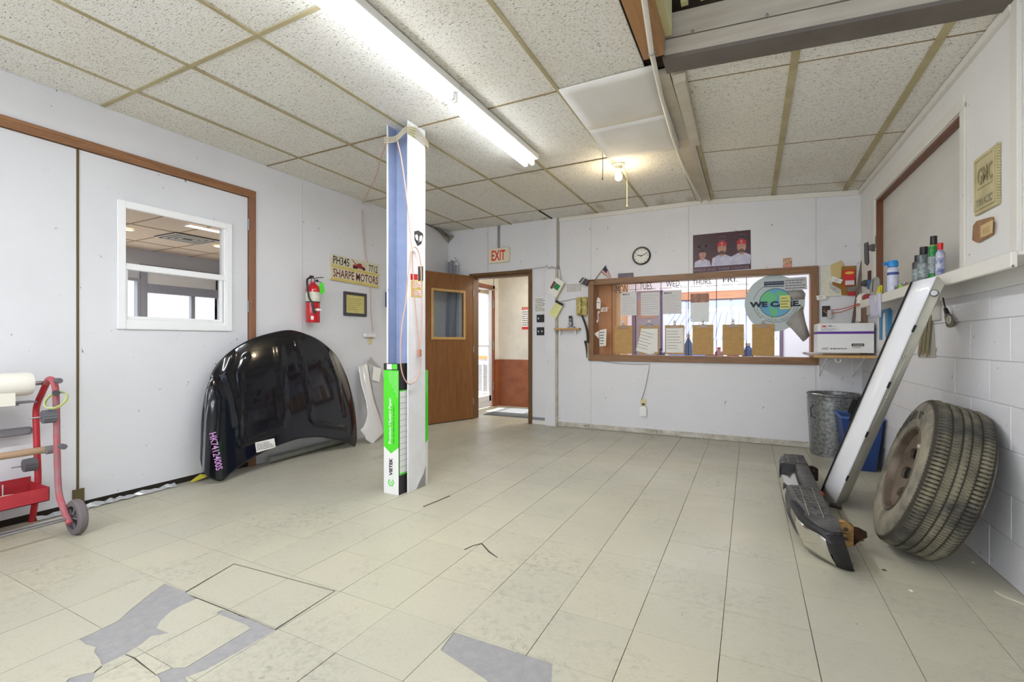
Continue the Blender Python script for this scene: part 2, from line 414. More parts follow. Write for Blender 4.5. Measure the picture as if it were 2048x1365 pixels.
# two bare plasterboard sheets, the far one hanging at its end
for ya, yb, za, zb in ((2.80, 3.405, H-.012, H-.022), (3.41, 4.0, H-.02, H-.045)):
    m = MB(); n = 8; top = []; bot = []
    rows = [[V((-1.086+(.585)*u/n, ya+(yb-ya)*v/n, za+(zb-za)*v/n-.006*math.sin(PI*u/n)*math.sin(PI*v/n))) for u in range(n+1)] for v in range(n+1)]
    m.grid(rows).build('ceiling_sheet', sheet_m, ceil, smooth=True, solid=.012)
# right bay: slopes down to the right wall
sl_ = .068; RC = Fr((-.43, 0, 2.725), (1, 0, -sl_), (0, 1, 0))
rx = [.0, .655, 1.29, 1.50]; ry = [2.9, 3.08, 4.30, 5.45, D]
for i in range(3):
    for j in range(4):
        a1 = rx[i+1]-.004 if i < 2 else 1.52-.0209*0
        MB().fb(RC, rx[i]+.004, ry[j]+.004, a1, ry[j+1]-.005, 0, .015).build('ceiling_tile', tile_m, ceil)
for i in (1, 2):
    for j in range(4):
        MB().fb(RC, rx[i]-.02, ry[j]+.001, rx[i]+.02, ry[j+1]-.001, -.008, -.001).build('ceiling_tee', tee_m, ceil)
for y in ry[1:-1]:
    for i in range(3): MB().fb(RC, rx[i]+.02, y-.004, rx[i+1]-.02, y+.004, -.002, .001).build('ceiling_cross_tee', tee_d, ceil)
# beam strip between the bays: flat boards, painted batten, tee
m_batten = M('painted_batten', (206, 198, 182), .6, col2=(188, 178, 158), ns=6, bump=.2)
MB().box(-.545, 2.92, 2.715, -.43, D, 2.75).build('beam_board', m_batten, ceil)
bt = MB(); q0, q1 = V((-.375, 2.95, 2.69)), V((-.385, 4.0, 2.70))
bt.add([q0+V((-.036, 0, -.03)), q0+V((.036, 0, -.03)), q0+V((.036, 0, .03)), q0+V((-.036, 0, .03)), q1+V((-.036, 0, -.03)), q1+V((.036, 0, -.03)), q1+V((.036, 0, .03)), q1+V((-.036, 0, .03))],
       [(0, 1, 2, 3), (7, 6, 5, 4), (0, 4, 5, 1), (1, 5, 6, 2), (2, 6, 7, 3), (3, 7, 4, 0)])
bt.build('beam_batten', m_batten, ceil, bevel=.004)
MB().box(-.428, 3.98, 2.70, -.392, D, 2.722).build('beam_board', m_batten, ceil)
MB().box(-.385, 4.0, 2.712, -.355, D, 2.722).build('ceiling_tee', tee_m, ceil)
# opening above the near right bay
m_board = M('header_boards', (188, 180, 166), .6, col2=(170, 160, 146), ns=3, stretch=(1, 8, 8), bump=.1)
hdr = thing('header_beam', 'grey and cream boarded beam spanning the ceiling opening to the right wall', 'beam', (.3, 2.8, 2.72))
def slopez(x): return 2.725-sl_*(x+.43)
for a, b, nm, mt in ((0, .09, 'board', m_board), (.097, .235, 'board', m_board)):
    m = MB(); pts = [(-.43, slopez(-.43)+a), (1.055, slopez(1.055)+a), (1.055, slopez(1.055)+b), (-.43, slopez(-.43)+b)]
    m.add([(x, 2.752, z) for x, z in pts]+[(x, 2.772, z) for x, z in pts], [(0, 1, 2, 3), (7, 6, 5, 4), (0, 4, 5, 1), (1, 5, 6, 2), (2, 6, 7, 3), (3, 7, 4, 0)])
    m.build(nm, mt, hdr, bevel=.002)
m = MB(); zz = lambda x, o: slopez(x)+o
m.add([(-.44, 2.75, zz(-.44, -.02)), (1.06, 2.75, zz(1.06, -.02)), (1.055, 2.91, zz(1.055, -.02)), (-.44, 2.91, zz(-.44, -.02)), (-.44, 2.75, zz(-.44, .0)), (1.06, 2.75, zz(1.06, .0)), (1.055, 2.91, zz(1.055, .0)), (-.44, 2.91, zz(-.44, .0))],
      [(3, 2, 1, 0), (4, 5, 6, 7), (0, 1, 5, 4), (1, 2, 6, 5), (2, 3, 7, 6), (3, 0, 4, 7)])
m.build('flange', M('grey_channel', (112, 104, 96), .6, col2=(98, 90, 84), ns=5), hdr)
for x in (-.28, .08, .4, .75):
    MB().lathe((x, 2.752, slopez(x)+.105), (0, -1, 0), [(.008, 0), (.007, .004), (0, .006)], 8).build('screw', steel, hdr, smooth=True)
wb1 = thing('wooden_soffit_board', 'orange-brown timber running beside the white conduit at the ceiling opening', 'board', (-.47, 1.6, 2.7))
sof = wood('soffit_timber', (176, 130, 82), (148, 104, 60), 1)
MB().box(-.535, .2, 2.70, -.42, 2.70, 2.724).build('plank', sof, wb1, bevel=.002)
MB().box(-.44, .2, 2.724, -.418, 2.70, 2.80).build('cheek', sof, wb1, bevel=.002)
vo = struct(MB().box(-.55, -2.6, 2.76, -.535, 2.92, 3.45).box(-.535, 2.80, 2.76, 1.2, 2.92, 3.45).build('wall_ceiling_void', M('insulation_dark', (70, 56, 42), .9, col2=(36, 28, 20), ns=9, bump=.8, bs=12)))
m_yel = M('cream_stud', (214, 208, 160), .6, col2=(196, 188, 140), ns=4)
for k, (x, y) in enumerate(((-.40, 2.2), (-.32, 2.73), (-.22, 2.73))):
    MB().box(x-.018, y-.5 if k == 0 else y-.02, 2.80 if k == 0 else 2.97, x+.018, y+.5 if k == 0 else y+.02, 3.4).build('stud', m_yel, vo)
# crown strips on back and right wall
m = MB(); pts = lambda x, o: slopez(x)+o if x > -.43 else 2.728+o
for xa, xb in ((-2.24, -.5), (-.49, 1.0)):
    m.add([(xa, D-.016, pts(xa, -.055)), (xb, D-.016, pts(xb, -.055)), (xb, D-.016, pts(xb, -.004)), (xa, D-.016, pts(xa, -.004)), (xa, D, pts(xa, -.055)), (xb, D, pts(xb, -.055)), (xb, D, pts(xb, -.004)), (xa, D, pts(xa, -.004))],
          [(0, 1, 2, 3), (7, 6, 5, 4), (0, 4, 5, 1), (1, 5, 6, 2), (2, 6, 7, 3), (3, 7, 4, 0)])
struct(m.build('trim_1', trimw))
struct(MB().fb(RW, -5.73, 2.575, -2.85, 2.622, 0, .035).build('trim_2', trimw, bevel=.004))

# ================================================================== LEFT WALL
wl = struct(holed(LW, -2.6, 0, D+.02, 2.80, -.12, -.03, [(1.70, 1.24, 2.47, 2.10)]).build('wall_left', wall_w))
for a, b, z0 in ((-2.6, -.6, 2.46), (-.59, 2.688, 2.46), (2.692, 3.214, 0), (3.218, 4.436, 0), (4.440, D, 0)):
    if z0 and a < 2.6: MB().fb(LW, a, z0, b, 2.78, -.03, 0).build('wall_panel', wall_w, wl)
    elif a > 2.6: MB().fb(LW, a if a > 2.7 else 2.714, 0, b, 2.78, -.03, 0).build('wall_panel', wall_w, wl)
MB().fb(LW, 2.688, 2.46, 2.714, 2.78, -.03, 0).build('wall_panel', wall_w, wl)
dr1 = struct(MB().fb(LW, .1, .04, 1.463, 2.386, -.028, -.006).build('door_1', door_w, bevel=.002))
dr2 = struct(holed(LW, 1.475, .04, 2.648, 2.386, -.028, -.006, [(1.70, 1.24, 2.47, 2.10)]).build('door_2', door_w))
for z in (.45, 1.42, 2.15):
    MB().cyl(LW.p(2.651, z-.05, .002), LW.p(2.651, z+.05, .002), .007, 8).build('hinge', steel, dr2)
struct(MB().fb(LW, 1.463, .03, 1.475, 2.39, -.03, -.002).fb(LW, 1.44, 0, 1.50, .13, -.004, .006).build('trim_3', olive))
struct(MB().fb(LW, -.6, .0, 2.66, .04, -.03, -.012).build('trim_4', darkm))
t5 = struct(MB().fb(LW, -.6, 2.392, 2.714, 2.457, -.03, .016).fb(LW, -.6, 2.402, 2.70, 2.412, .016, .019).fb(LW, -.6, 2.432, 2.70, 2.446, .016, .021).build('trim_5', trimwood, bevel=.003))
t6 = struct(MB().fb(LW, 2.655, 0, 2.714, 2.392, -.03, .016).fb(LW, 2.668, 0, 2.68, 2.40, .016, .019).build('trim_6', trimwoodv, bevel=.003))
# window in the door leaf
w1 = struct(frame4(LW, 1.682, 1.197, 2.50, 2.113, .05, -.006, .012).build('window_1', vinylw, bevel=.004))
frame4(LW, 1.70, 1.24, 2.47, 2.10, .03, -.05, -.004).build('window_frame', vinylw, w1, bevel=.003)
frame4(LW, 1.73, 1.27, 2.43, 1.65, .022, -.035, -.008).build('sash', vinylw, w1, bevel=.002)
MB().fb(LW, 1.72, 1.625, 2.455, 1.67, -.04, .004).build('meeting_rail', vinylw, w1, bevel=.003)
MB().fb(LW, 1.72, 1.66, 2.45, 2.08, -.028, -.024).build('pane', gls, w1)
MB().fb(LW, 1.74, 1.28, 2.42, 1.64, -.022, -.018).build('pane', gls, w1)
# ================================================================== SHOWROOM beyond
cream = M('showroom_wall', (196, 198, 206), .7, amt=.2)
SXL, SY0, SY1 = -9.6, -1.5, 6.05
wins = [(-1, .2, 4.3, 1.62), (4.42, .3, 6.0, 1.98)]
SFr = Fr((SXL, 0, 0), (0, 1, 0), (0, 0, 1))
struct(MB().box(SXL-.1, SY0, -.06, LXW-.12, SY1+.1, -.01).build('floor_showroom', M('showroom_carpet', (130, 126, 120), .9)))
ws = struct(holed(SFr, SY0, 0, SY1, 2.8, -.1, 0, [(-.8, .85, 2.6, 2.20), (2.9, .85, 4.36, 2.20), (4.50, .85, 5.75, 2.42)]).build('wall_showroom_far', cream))
struct(MB().box(SXL, SY0-.1, 0, LXW-.12, SY0, 2.8).build('wall_showroom_near', cream))
struct(MB().box(SXL, SY1, 0, LXW-.12, SY1+.1, 2.8).build('wall_showroom_end', cream))
alu = M('grey_aluminium', (150, 152, 162), .5, .4)
w5 = struct(frame4(SFr, 4.40, .85, 5.85, 2.48, .10, -.08, .05).fb(SFr, 4.5, 1.98, 5.75, 2.14, -.08, .06).fb(SFr, 5.26, .85, 5.33, 1.98, -.08, 0).build('window_5', alu))
MB().fb(SFr, 4.50, 2.14, 5.75, 2.40, -.05, -.04).build('transom_panel', white, w5)
w6 = struct(frame4(SFr, 2.85, .85, 4.40, 2.22, .05, -.08, .04).build('window_6', alu))
sc = struct(MB().box(SXL, SY0, 2.74, LXW-.12, SY1, 2.8).build('ceiling_showroom', M('showroom_ceiling_tile', (216, 198, 178), .9, ns=60, amt=.4)))
for k in range(1, 12):
    MB().box(SXL, SY0+k*.61, 2.734, LXW-.12, SY0+k*.61+.012, 2.741).build('tee', tee_d, sc)
for x in (-5.2, -6.42, -7.64, -8.86): MB().box(x, SY0, 2.734, x+.012, SY1, 2.741).build('tee', tee_d, sc)
lampw = M('lit_troffer', (255, 252, 244), .5, emit=2.2)
for i, (x, y) in enumerate(((-5.75, 2.62), (-7.0, 3.75))):
    t = thing('troffer_light', ['recessed strip light nearest the door window in the next room', 'recessed strip light farther back near the ceiling vent in the next room'][i], 'ceiling light', (x, y, 2.73), 'strip lights in the next room')
    frame4(Fr((x, y, 2.734), (0, 1, 0), (1, 0, 0)), 0, -.06, .75, .12, .015, 0, .012).build('frame', white, t)
    MB().box(x-.045, y+.015, 2.728, x+.105, y+.735, 2.734).build('diffuser', lampw, t)
vt = thing('ceiling_vent', 'dark square louvred air vent in the beige ceiling of the next room', 'vent', (-7.9, 4.3, 2.73))
MB().box(-8.2, 3.95, 2.728, -7.6, 4.6, 2.736).build('backing', darkm, vt)
for k in range(4):
    frame4(Fr((-7.9, 4.275, 2.722), (1, 0, 0), (0, -1, 0)), -.3+k*.07, -.325+k*.07, .3-k*.07, .325-k*.07, .03, -.004, .004).build('louvre', M('vent_white', (200, 198, 190), .5), vt)
for i, (px, py) in enumerate(((255, 459), (438, 493))):
    p = onz(2.73, px, py)
    t = thing('downlight', ['round warm downlight at the left edge of the door window', 'round warm downlight at the right edge of the door window'][i], 'ceiling light', p, 'downlights in the next room')
    MB().lathe(p, (0, 0, -1), [(.09, 0), (.09, .006), (.07, .008), (.07, 0)], 20).build('ring', white, t, smooth=True)
    MB().lathe(p, (0, 0, -1), [(.068, .003), (0, .004)], 20).build('lamp', M('warm_lamp', (255, 232, 180), .5, emit=5), t)

# ================================================================== BACK WALL
DX0, DX1, DZ = -3.55, -2.64, 2.04
WX0, WX1, WZ0, WZ1 = -1.77, .58, .925, 1.845
holes = [(DX0, -.1, DX1, DZ), (WX0, WZ0, WX1, WZ1)]
wbk = struct(holed(BW, -4.1, 0, 1.3, 2.80, -.13, -.008, holes).build('wall_back', wall_w))
for a, b, z0, z1 in ((-3.97, -3.30, 0, 2.74), (-3.296, -2.60, 0, 2.74), (-2.60, -1.796, 0, 2.74), (-1.792, .611, 0, WZ0+.4), (-1.792, -.627, WZ0+.4, 2.74), (-.623, .611, WZ0+.4, 2.74), (.615, 1.02, 0, 2.74)):
    z1 = min(z1, 2.70) if a > -.7 and z1 > 2 else z1
    holed(BW, a, z0, b, z1, -.008, 0, holes).build('wall_panel', wall_w, wbk)
# door frame
d3 = struct(MB().fb(BW, -3.60, DZ-.0, -2.61, 2.082, -.02, .018).build('trim_7', wood('head_wood', (120, 84, 48), (88, 58, 30), 0), bevel=.003))
struct(MB().fb(BW, -2.665, 0, -2.61, DZ, -.13, .018).fb(BW, -3.60, 0, -3.53, DZ, -.13, .018).fb(BW, -3.53, 2.01, -2.66, 2.04, -.13, .0).build('trim_8', jambw, bevel=.003))
# pilaster and its conduit
pil = struct(MB().fb(BW, -2.408, 0, -2.262, 2.06, 0, .05).fb(BW, -2.395, 2.06, -2.25, 2.728, 0, .03).build('trim_9', wall_w, bevel=.004))
MB().fb(BW, -2.262, 0, -2.238, 2.06, 0, .035).build('strip', M('stained_strip', (200, 196, 184), .7, col2=(160, 150, 124), ns=10), pil)
bbm = M('dirty_baseboard', (214, 210, 202), .6, col2=(160, 152, 136), ns=7, speck=(30, .66, (110, 100, 88)), bump=.2)
bb = struct(MB().fb(BW, -2.236, .004, -.985, .062, 0, .014).build('baseboard_back', bbm, bevel=.004))
MB().fb(BW, -.98, .004, 1.0, .062, 0, .014).build('baseboard_length', bbm, bb, bevel=.004)
MB().fb(BW, -2.61, 0, -2.41, .055, 0, .008).build('baseboard_length', trimw, bb, bevel=.003)
MB().fb(BW, -2.61, .055, -2.41, .095, .0, .002).build('scuff_band', M('scuffed_grey', (140, 140, 150), .7), bb)
# service window: oak frame
w2 = struct(MB().fb(BW, -1.825, 1.822, .635, 1.892, -.02, .028).fb(BW, -1.825, .865, .635, .942, -.02, .028).build('window_2', oak, bevel=.006))
MB().fb(BW, -1.825, .942, -1.752, 1.822, -.02, .028).build('frame_side', oakv, w2, bevel=.006)
MB().fb(BW, .565, .942, .635, 1.822, -.02, .028).build('frame_side', oakv, w2, bevel=.006)
frame4(BW, -1.77, .925, .58, 1.84, .018, -.12, -.02).build('lining', wood('lining_wood', (176, 130, 86), (150, 104, 64), 0), w2)
GD = -.032
MB().fb(BW, -1.752, .942, .565, 1.825, GD-.004, GD).build('pane', glass('window_glass', (.97, .98, 1), .5), w2)
mk = M('marker_line', (30, 28, 34), .6)
lines = MB()
for x in (1224, 1271.5, 1322, 1377, 1433, 1493):
    a, _ = uv(BW, x, 650, GD); lines.fb(BW, a-.0035, .945, a+.0035, 1.82, GD, GD+.001)
for k in range(9):
    a, _ = uv(BW, 1226+k*31, 600, GD); b, _ = uv(BW, 1226+k*31+24, 600, GD); lines.fb(BW, a, 1.742, b, 1.746, GD, GD+.001)
lines.build('marker_rules', mk, w2)
for s, xa, ya, xb, yb in (('MON.', 1232, 590, 1258, 571), ('TUES.', 1279, 582, 1306, 566), ('WED.', 1332, 576, 1362, 563), ('THURS.', 1385, 572, 1424, 560), ('FRI.', 1446, 567, 1475, 556)):
    a0, b0 = uv(BW, xa, ya, GD); a1, b1 = uv(BW, xb, yb, GD)
    text(s, BW, a0, b0+.01, a1, b1+.01, GD+.001, mk, w2)

# ================================================================== RIGHT WALL
wr = struct(MB().fb(RW, -6.2, 0, -2.3, 1.36, -.2, -.006).fb(RW, -2.32, 0, 2.7, 2.8, -.2, 0).build('wall_right', M('mortar', (206, 206, 208), .9)))
BL_, BH = .4064, .2032; me_cache = {}
for r in range(7):
    z0 = r*BH+.002; z1 = min((r+1)*BH-.002, 1.36)
    if z1-z0 < .02: continue
    for c in range(-1, 10):
        ya = 2.32+(c+(.5 if r % 2 else 0))*BL_; yb = ya+BL_-.004; ya = max(ya, 2.3); yb = min(yb, D)
        if yb-ya < .03: continue
        MB().fb(RW, -yb, z0, -ya, z1, -.012, random.uniform(-.0015, .0005)).build('concrete_block', block_w, wr, bevel=.002)
UO = (-5.17, 1.44, -3.415, 2.365)
holed(RW, -5.80, 1.36, -2.30, 2.80, -.03, .012, [UO]).build('plywood_panel', ply_w, wr)
MB().fb(RW, -2.86, 1.44, -2.80, 2.75, .012, .03).fb(RW, -3.41, 1.45, -3.35, 2.40, .012, .022).fb(RW, -5.25, 1.45, -5.175, 2.40, .012, .03).fb(RW, -5.25, 2.37, -3.35, 2.44, .012, .025).build('batten', trimw, wr, bevel=.002)
MB().fb(RW, -6.2, 0, -5.72, 2.7, -.02, 0).build('corner_board', wall_w, wr)
w3 = struct(MB().fb(RW, UO[0], UO[1], UO[0]+.016, UO[3], -.04, .012).fb(RW, UO[0], UO[3]-.018, UO[2], UO[3], -.04, .012).build('window_3', wood('brown_reveal', (128, 78, 46), (98, 58, 34), 2)))
MB().fb(RW, UO[0], UO[1], UO[2], UO[3], -.05, -.035).build('cover_sheet', M('translucent_sheet', (212, 210, 204), .45, col2=(200, 198, 192), ns=1.5, stretch=(1, 1, 3)), w3)
LD = .165
led = struct(MB().fb(RW, -4.98, 1.445, -2.51, 1.462, -.035, LD-.003).fb(RW, -4.98, 1.397, -2.50, 1.459, LD-.02, LD).build('trim_10', trimw, bevel=.003))
MB().fb(RW, -2.80, 1.46, -2.74, 1.475, .012, .06).build('bracket', trimw, led)

# front of the shop, behind the photographer
struct(holed(Fr((0, -2.5, 0), (1, 0, 0), (0, 0, 1)), -4.1, 0, 1.35, 2.8, 0, .1, [(-3.9, .4, .7, 2.5)]).build('wall_front', wall_w))

# ================================================================== HALL behind the doorway
hallw = M('hall_cream_wall', (226, 220, 206), .8, col2=(206, 200, 188), ns=3, speck=(40, .74, (150, 144, 130)))
struct(MB().box(-4.02, 7.17, .80, -2.0, 7.27, 2.6).box(-2.1, D+.13, 0, -2.0, 7.2, 2.6).box(-4.02, 7.03, .80, -3.90, 7.17, 2.6).box(-4.02, 5.88, 2.02, -3.93, 7.05, 2.6).box(-4.02, 5.88, 0, -3.93, 6.02, 2.1).build('wall_hall', hallw))
struct(MB().box(-4.02, 7.155, 0, -2.0, 7.27, .80).box(-4.02, 7.03, 0, -3.885, 7.17, .80).build('wall_hall_wainscot', M('brown_gloss_wainscot', (160, 96, 62), .35, col2=(132, 76, 48), ns=6, bump=.6, bs=30)))
struct(MB().box(-4.02, 5.8, 2.55, -2.0, 7.3, 2.62).build('ceiling_hall', hallw))
EXF = Fr((-3.93, 0, 0), (0, 1, 0), (0, 0, 1))
struct(MB().fb(EXF, 6.98, 0, 7.04, 2.06, -.06, .03).fb(EXF, 6.02, 2.0, 7.04, 2.06, -.06, .03).fb(EXF, 6.02, 0, 6.07, 2.02, -.06, .03).build('trim_11', wood('exterior_jamb', (150, 92, 66), (120, 70, 50), 2)))
d5 = struct(frame4(EXF, 6.08, .02, 6.97, 1.99, .09, -.03, .01).fb(EXF, 6.1, 1.02, 6.95, 1.05, -.02, .0).fb(EXF, 6.1, .1, 6.95, .2, -.03, .01).build('door_4', M('white_aluminium', (228, 230, 236), .4), bevel=.003))
MB().fb(EXF, 6.15, .18, 6.9, 1.92, -.012, -.008).build('pane', gls, d5)
for z in (.35, 1.05, 1.75): MB().cyl(EXF.p(6.985, z-.07, .034), EXF.p(6.985, z+.07, .034), .009, 8).build('hinge', steel, d5)
MB().box(-3.915, 6.5, 1.90, -3.87, 6.78, 1.95).tube([(-3.88, 6.62, 1.94), (-3.72, 6.78, 1.97), (-3.88, 6.98, 1.99)], .009, 6).build('door_closer', M('closer_metal', (176, 160, 140), .5, .5), d5)
MB().box(-3.92, 6.13, 1.25, -3.86, 6.19, 1.40).build('lock_box', steel, d5, bevel=.006)
mt = thing('door_mat', 'grey floor mat lying inside the hallway beyond the brown door', 'mat', (-3.2, 6.5, 0))
matm = M('grey_mat', (110, 114, 118), .9, bump=.4, bs=90)
MB().add([(-3.60, 6.13, 0), (-2.45, 6.13, 0), (-2.45, 6.97, 0), (-3.62, 6.97, 0), (-3.60, 6.13, .006), (-2.45, 6.13, .006), (-2.45, 6.97, .006), (-3.62, 6.97, .006)], [(3, 2, 1, 0), (4, 5, 6, 7), (0, 1, 5, 4), (1, 2, 6, 5), (2, 3, 7, 6), (3, 0, 4, 7)]).build('border', M('mat_border', (84, 88, 90), .8), mt)
MB().box(-3.50, 6.21, .004, -2.53, 6.89, .009).build('pile', matm, mt)
nt = thing('safety_notice', 'white notice with red bands on the hallway wall seen through the doorway', 'sign', (-3.0, 7.15, 1.5))
HF = Fr((0, 7.17, 0), (1, 0, 0), (0, 0, 1))
na0, nb1 = uv(HF, 1044, 615); na1, nb0 = uv(HF, 1076, 659)
MB().fb(HF, na0, nb0, na1, nb1, .001, .003).build('sheet', paper, nt)
MB().fb(HF, na0, nb1-.045, na1, nb1, .003, .0036).build('band', redink, nt); MB().fb(HF, na0, nb0, na1, nb0+.045, .003, .0036).build('band', redink, nt)
scribble(HF, na0+.01, nb0+.06, na1-.02, nb1-.06, 7, .003, ink, nt)['kind'] = 'stuff'
text('NOTICE', HF, na0+.02, nb1-.037, na1-.03, nb1-.01, .0042, paper, nt)
# outside beyond the glass door
struct(MB().box(-16, 7.3, -.08, 12, 40, -.03).box(-30, -8, -.08, SXL-.1, 40, -.03).build('ground', M('concrete_yard', (196, 194, 188), .9, ns=1.5)))
siding = thing('outside_wall', 'pale painted wall with an orange band outside the glass door', 'wall', (-5.5, 9.4, 0))
MB().box(-9.5, 9.4, -.03, -3.7, 9.5, 3).build('siding', M('pale_siding', (226, 230, 244), .8), siding)
MB().box(-9.5, 9.385, .70, -3.7, 9.4, .78).build('band', M('orange_band', (214, 160, 100), .7), siding)
ac = thing('air_conditioner', 'grey outdoor air conditioning unit standing beyond the glass door', 'air conditioner', (-5.1, 9.0, -.03))
MB().box(-5.65, 8.75, -.03, -4.62, 9.3, .66).build('cabinet', M('ac_white', (226, 226, 226), .5), ac, bevel=.01)
m = MB()
for k in range(16): m.box(-5.60, 8.735, .04+k*.037, -4.67, 8.75, .058+k*.037)
m.build('louvres', M('ac_grey', (168, 172, 176), .5), ac)
MB().box(-5.15, 8.725, .02, -5.12, 8.75, .64).build('divider', white, ac)

# ================================================================== brown door leaf, standing open
p0 = V((-3.535, 5.735, 0)); p1 = V((-3.80, 5.01, 0)); dv = (p1-p0).normalized()
DF = Fr(p1, -dv, (0, 0, 1))   # right = towards hinge, normal towards room
dl = (p1-p0).length+.07
if DF.n.x < 0: pass
d4 = struct(holed(DF, -.07, .012, dl-.07, 2.045, -.036, 0, [(.10, 1.17, .60, 1.79)]).build('door_3', doorwood))
frame4(DF, .065, 1.135, .635, 1.825, .035, -.042, .008).build('glazing_bead', lightwood, d4, bevel=.003)
MB().fb(DF, .095, 1.165, .605, 1.795, -.02, -.015).build('pane', glass('door_glass', (.93, .95, .96), .35), d4)
for z in (.25, 1.0, 1.8): MB().cyl(DF.p(dl-.065, z-.045, .006), DF.p(dl-.065, z+.045, .006), .007, 8).build('hinge', steel, d4)

# bundle of metal strips in the corner behind the door
mb = [(-3.90, 5.60, 0, 5.68, 2.30), (-3.86, 5.55, .02, 5.70, 2.33), (-3.82, 5.58, .01, 5.69, 2.31), (-3.78, 5.55, .03, 5.70, 2.25)]
for i, (x, y0, _, y1, z1) in enumerate(mb):
    fr = Fr((x, y0, 0), (.8, -.25, 0), (0.0, (y1-y0)/z1, 1))
    tt = thing('metal_strip', ['leftmost of the four silvery channels leaning in the corner behind the door', 'second from the left of the four silvery channels in the corner', 'third from the left of the four silvery channels in the corner', 'rightmost of the four silvery channels in the corner behind the door'][i], 'metal strip', (x, y0, 0), 'metal strips in the corner')
    MB().fb(fr, -.012, 0, .016, z1, 0, .004).fb(fr, -.012, 0, -.008, z1, .004, .02).fb(fr, .012, 0, .016, z1, .004, .02).build('channel', M('strip_metal', (196, 198, 204), .35, .7), tt)
    MB().fb(fr, -.014, z1-.03, .018, z1, -.002, .022).build('end_cap', white, tt)
wires = thing('wire_tangle', 'tangle of dusty wires hanging at the ceiling corner above the door', 'wires', (-3.9, 5.6, 2.65))
m = MB(); rg = random.Random(11)
for k in range(7):
    m.tube([V((-3.955, 5.15+.06*k, 2.725)), V((-3.93+.02*rg.random(), 5.35+.04*k, 2.70-.03*rg.random())), V((-3.90+.03*rg.random(), 5.5+.02*k, 2.66-.05*rg.random())), V((-3.92, 5.70, 2.60+.05*rg.random()))], .004, 5)
m.build('wires', M('dusty_wires', (108, 100, 90), .8), wires, smooth=True)
MB().add([(-3.965, 5.45, 2.70), (-3.965, 5.745, 2.70), (-3.965, 5.745, 2.56), (-3.86, 5.745, 2.66), (-3.90, 5.6, 2.66)], [(0, 1, 2), (2, 3, 4), (0, 2, 4)]).build('cobweb', M('cobweb', (150, 144, 134), .9), wires)

# ================================================================== lights: fluorescent strips, bulb
tube_m = M('lit_tube', (246, 250, 255), .4, amt=0, emit=12)
fx = thing('fluorescent_fixture', 'long white twin tube fluorescent fixture glowing under the ceiling', 'ceiling light', (-1.68, 2.4, H))
for ya, yb in ((.0, 1.235), (1.24, 2.47), (2.475, 3.70)):
    MB().box(-1.765, ya, H-.055, -1.615, yb, H-.012).build('housing', white, fx, bevel=.004)
    for x in (-1.735, -1.668):
        MB().cyl((x, ya+.03, H-.088), (x, yb-.03, H-.088), .018, 12).build('tube', tube_m, fx, smooth=True)
        for y in (ya+.004, yb-.028):
            MB().box(x-.016, y, H-.106, x+.016, y+.022, H-.05).build('socket', white, fx, bevel=.004)
area('fluorescent_strip_glow', (-1.70, 1.9, H-.115), (0, 0, 0), .14, 3.4, 44, (.97, .985, 1))
bq = onz(2.62, 1237, 352)
bl = thing('bare_bulb', 'lit bare bulb in a white porcelain ceiling holder', 'light bulb', (bq.x, bq.y, H))
MB().lathe((bq.x, bq.y, H-.004), (0, 0, -1), [(0, 0), (.058, 0), (.058, .012), (.03, .026), (.028, .05), (.02, .052)], 24).build('holder', M('porcelain', (236, 228, 210), .3), bl, smooth=True)
MB().lathe((bq.x, bq.y, H-.055), (0, 0, -1), [(.016, 0), (.017, .02), (.03, .045), (.034, .065), (.028, .088), (.012, .1), (0, .102)], 20).build('glass_bulb', M('lit_bulb', (255, 238, 200), .4, amt=0, emit=14), bl, smooth=True)
pl = bpy.data.lights.new('bulb_light', 'POINT'); pl.energy = 7; pl.color = (1, .82, .55); pl.shadow_soft_size = .035
po = bpy.data.objects.new('bulb_light', pl); C.objects.link(po); po.location = (bq.x, bq.y, H-.19)
def chain(px, py0, py1, z0, mat, name, label):
    p = onz(z0, px, py0); dep = p.dot(_F); ln = (py1-py0)/FPX*dep
    t = thing(name, label, 'pull chain', p)
    MB().tube([p, p+V((.003, 0, -ln*.5)), p+V((0, 0, -ln))], .0028, 6).build('chain', mat, t)
    m = MB()
    for k in range(int(ln/.014)): m.lathe(p+V((0, 0, -.007-k*.014)), (0, 0, -1), [(0, -.003), (.0045, 0), (0, .003)], 6)
    m.build('bead', mat, t)['kind'] = 'stuff'
    MB().lathe(p+V((0, 0, -ln)), (0, 0, -1), [(.003, 0), (.008, .006), (.007, .014), (0, .017)], 8).build('pull', mat, t, smooth=True)
chain(1205, 306, 356, 2.725, M('brown_chain', (92, 82, 68), .6), 'pull_chain', 'dark beaded pull chain hanging from the ceiling left of the bulb')
sp0 = onz(2.68, 1254, 360); sp1 = onp(1, sp0.y, 1254, 410); cs_ = M('cream_string', (232, 218, 170), .6)
MB().tube([V((bq.x+.03, bq.y, H-.03)), sp0, sp1], .003, 6).build('pull_string', cs_, bl); MB().lathe(sp1, (0, 0, -1), [(.003, 0), (.009, .008), (.007, .018), (0, .02)], 8).build('string_pull', cs_, bl, smooth=True)

# conduit along the beam
cpts = [onz(2.668, x, y) for x, y in ((1283, -40), (1303, 105), (1322, 190), (1345, 272), (1362, 320), (1382, 365), (1403, 403))]
cdt = thing('white_conduit', 'white painted pipe running along the ceiling beam to the back wall', 'pipe', cpts[3])
MB().tube(cpts, .014, 10).build('pipe', M('cream_pipe', (226, 220, 206), .5), cdt, smooth=True)
for k in (1,): MB().tube([cpts[k]+V((.019*math.cos(a), 0, .019*math.sin(a))) for a in [i*PI/6 for i in range(12)]], .003, 6, closed=True).build('strap', steel, cdt)

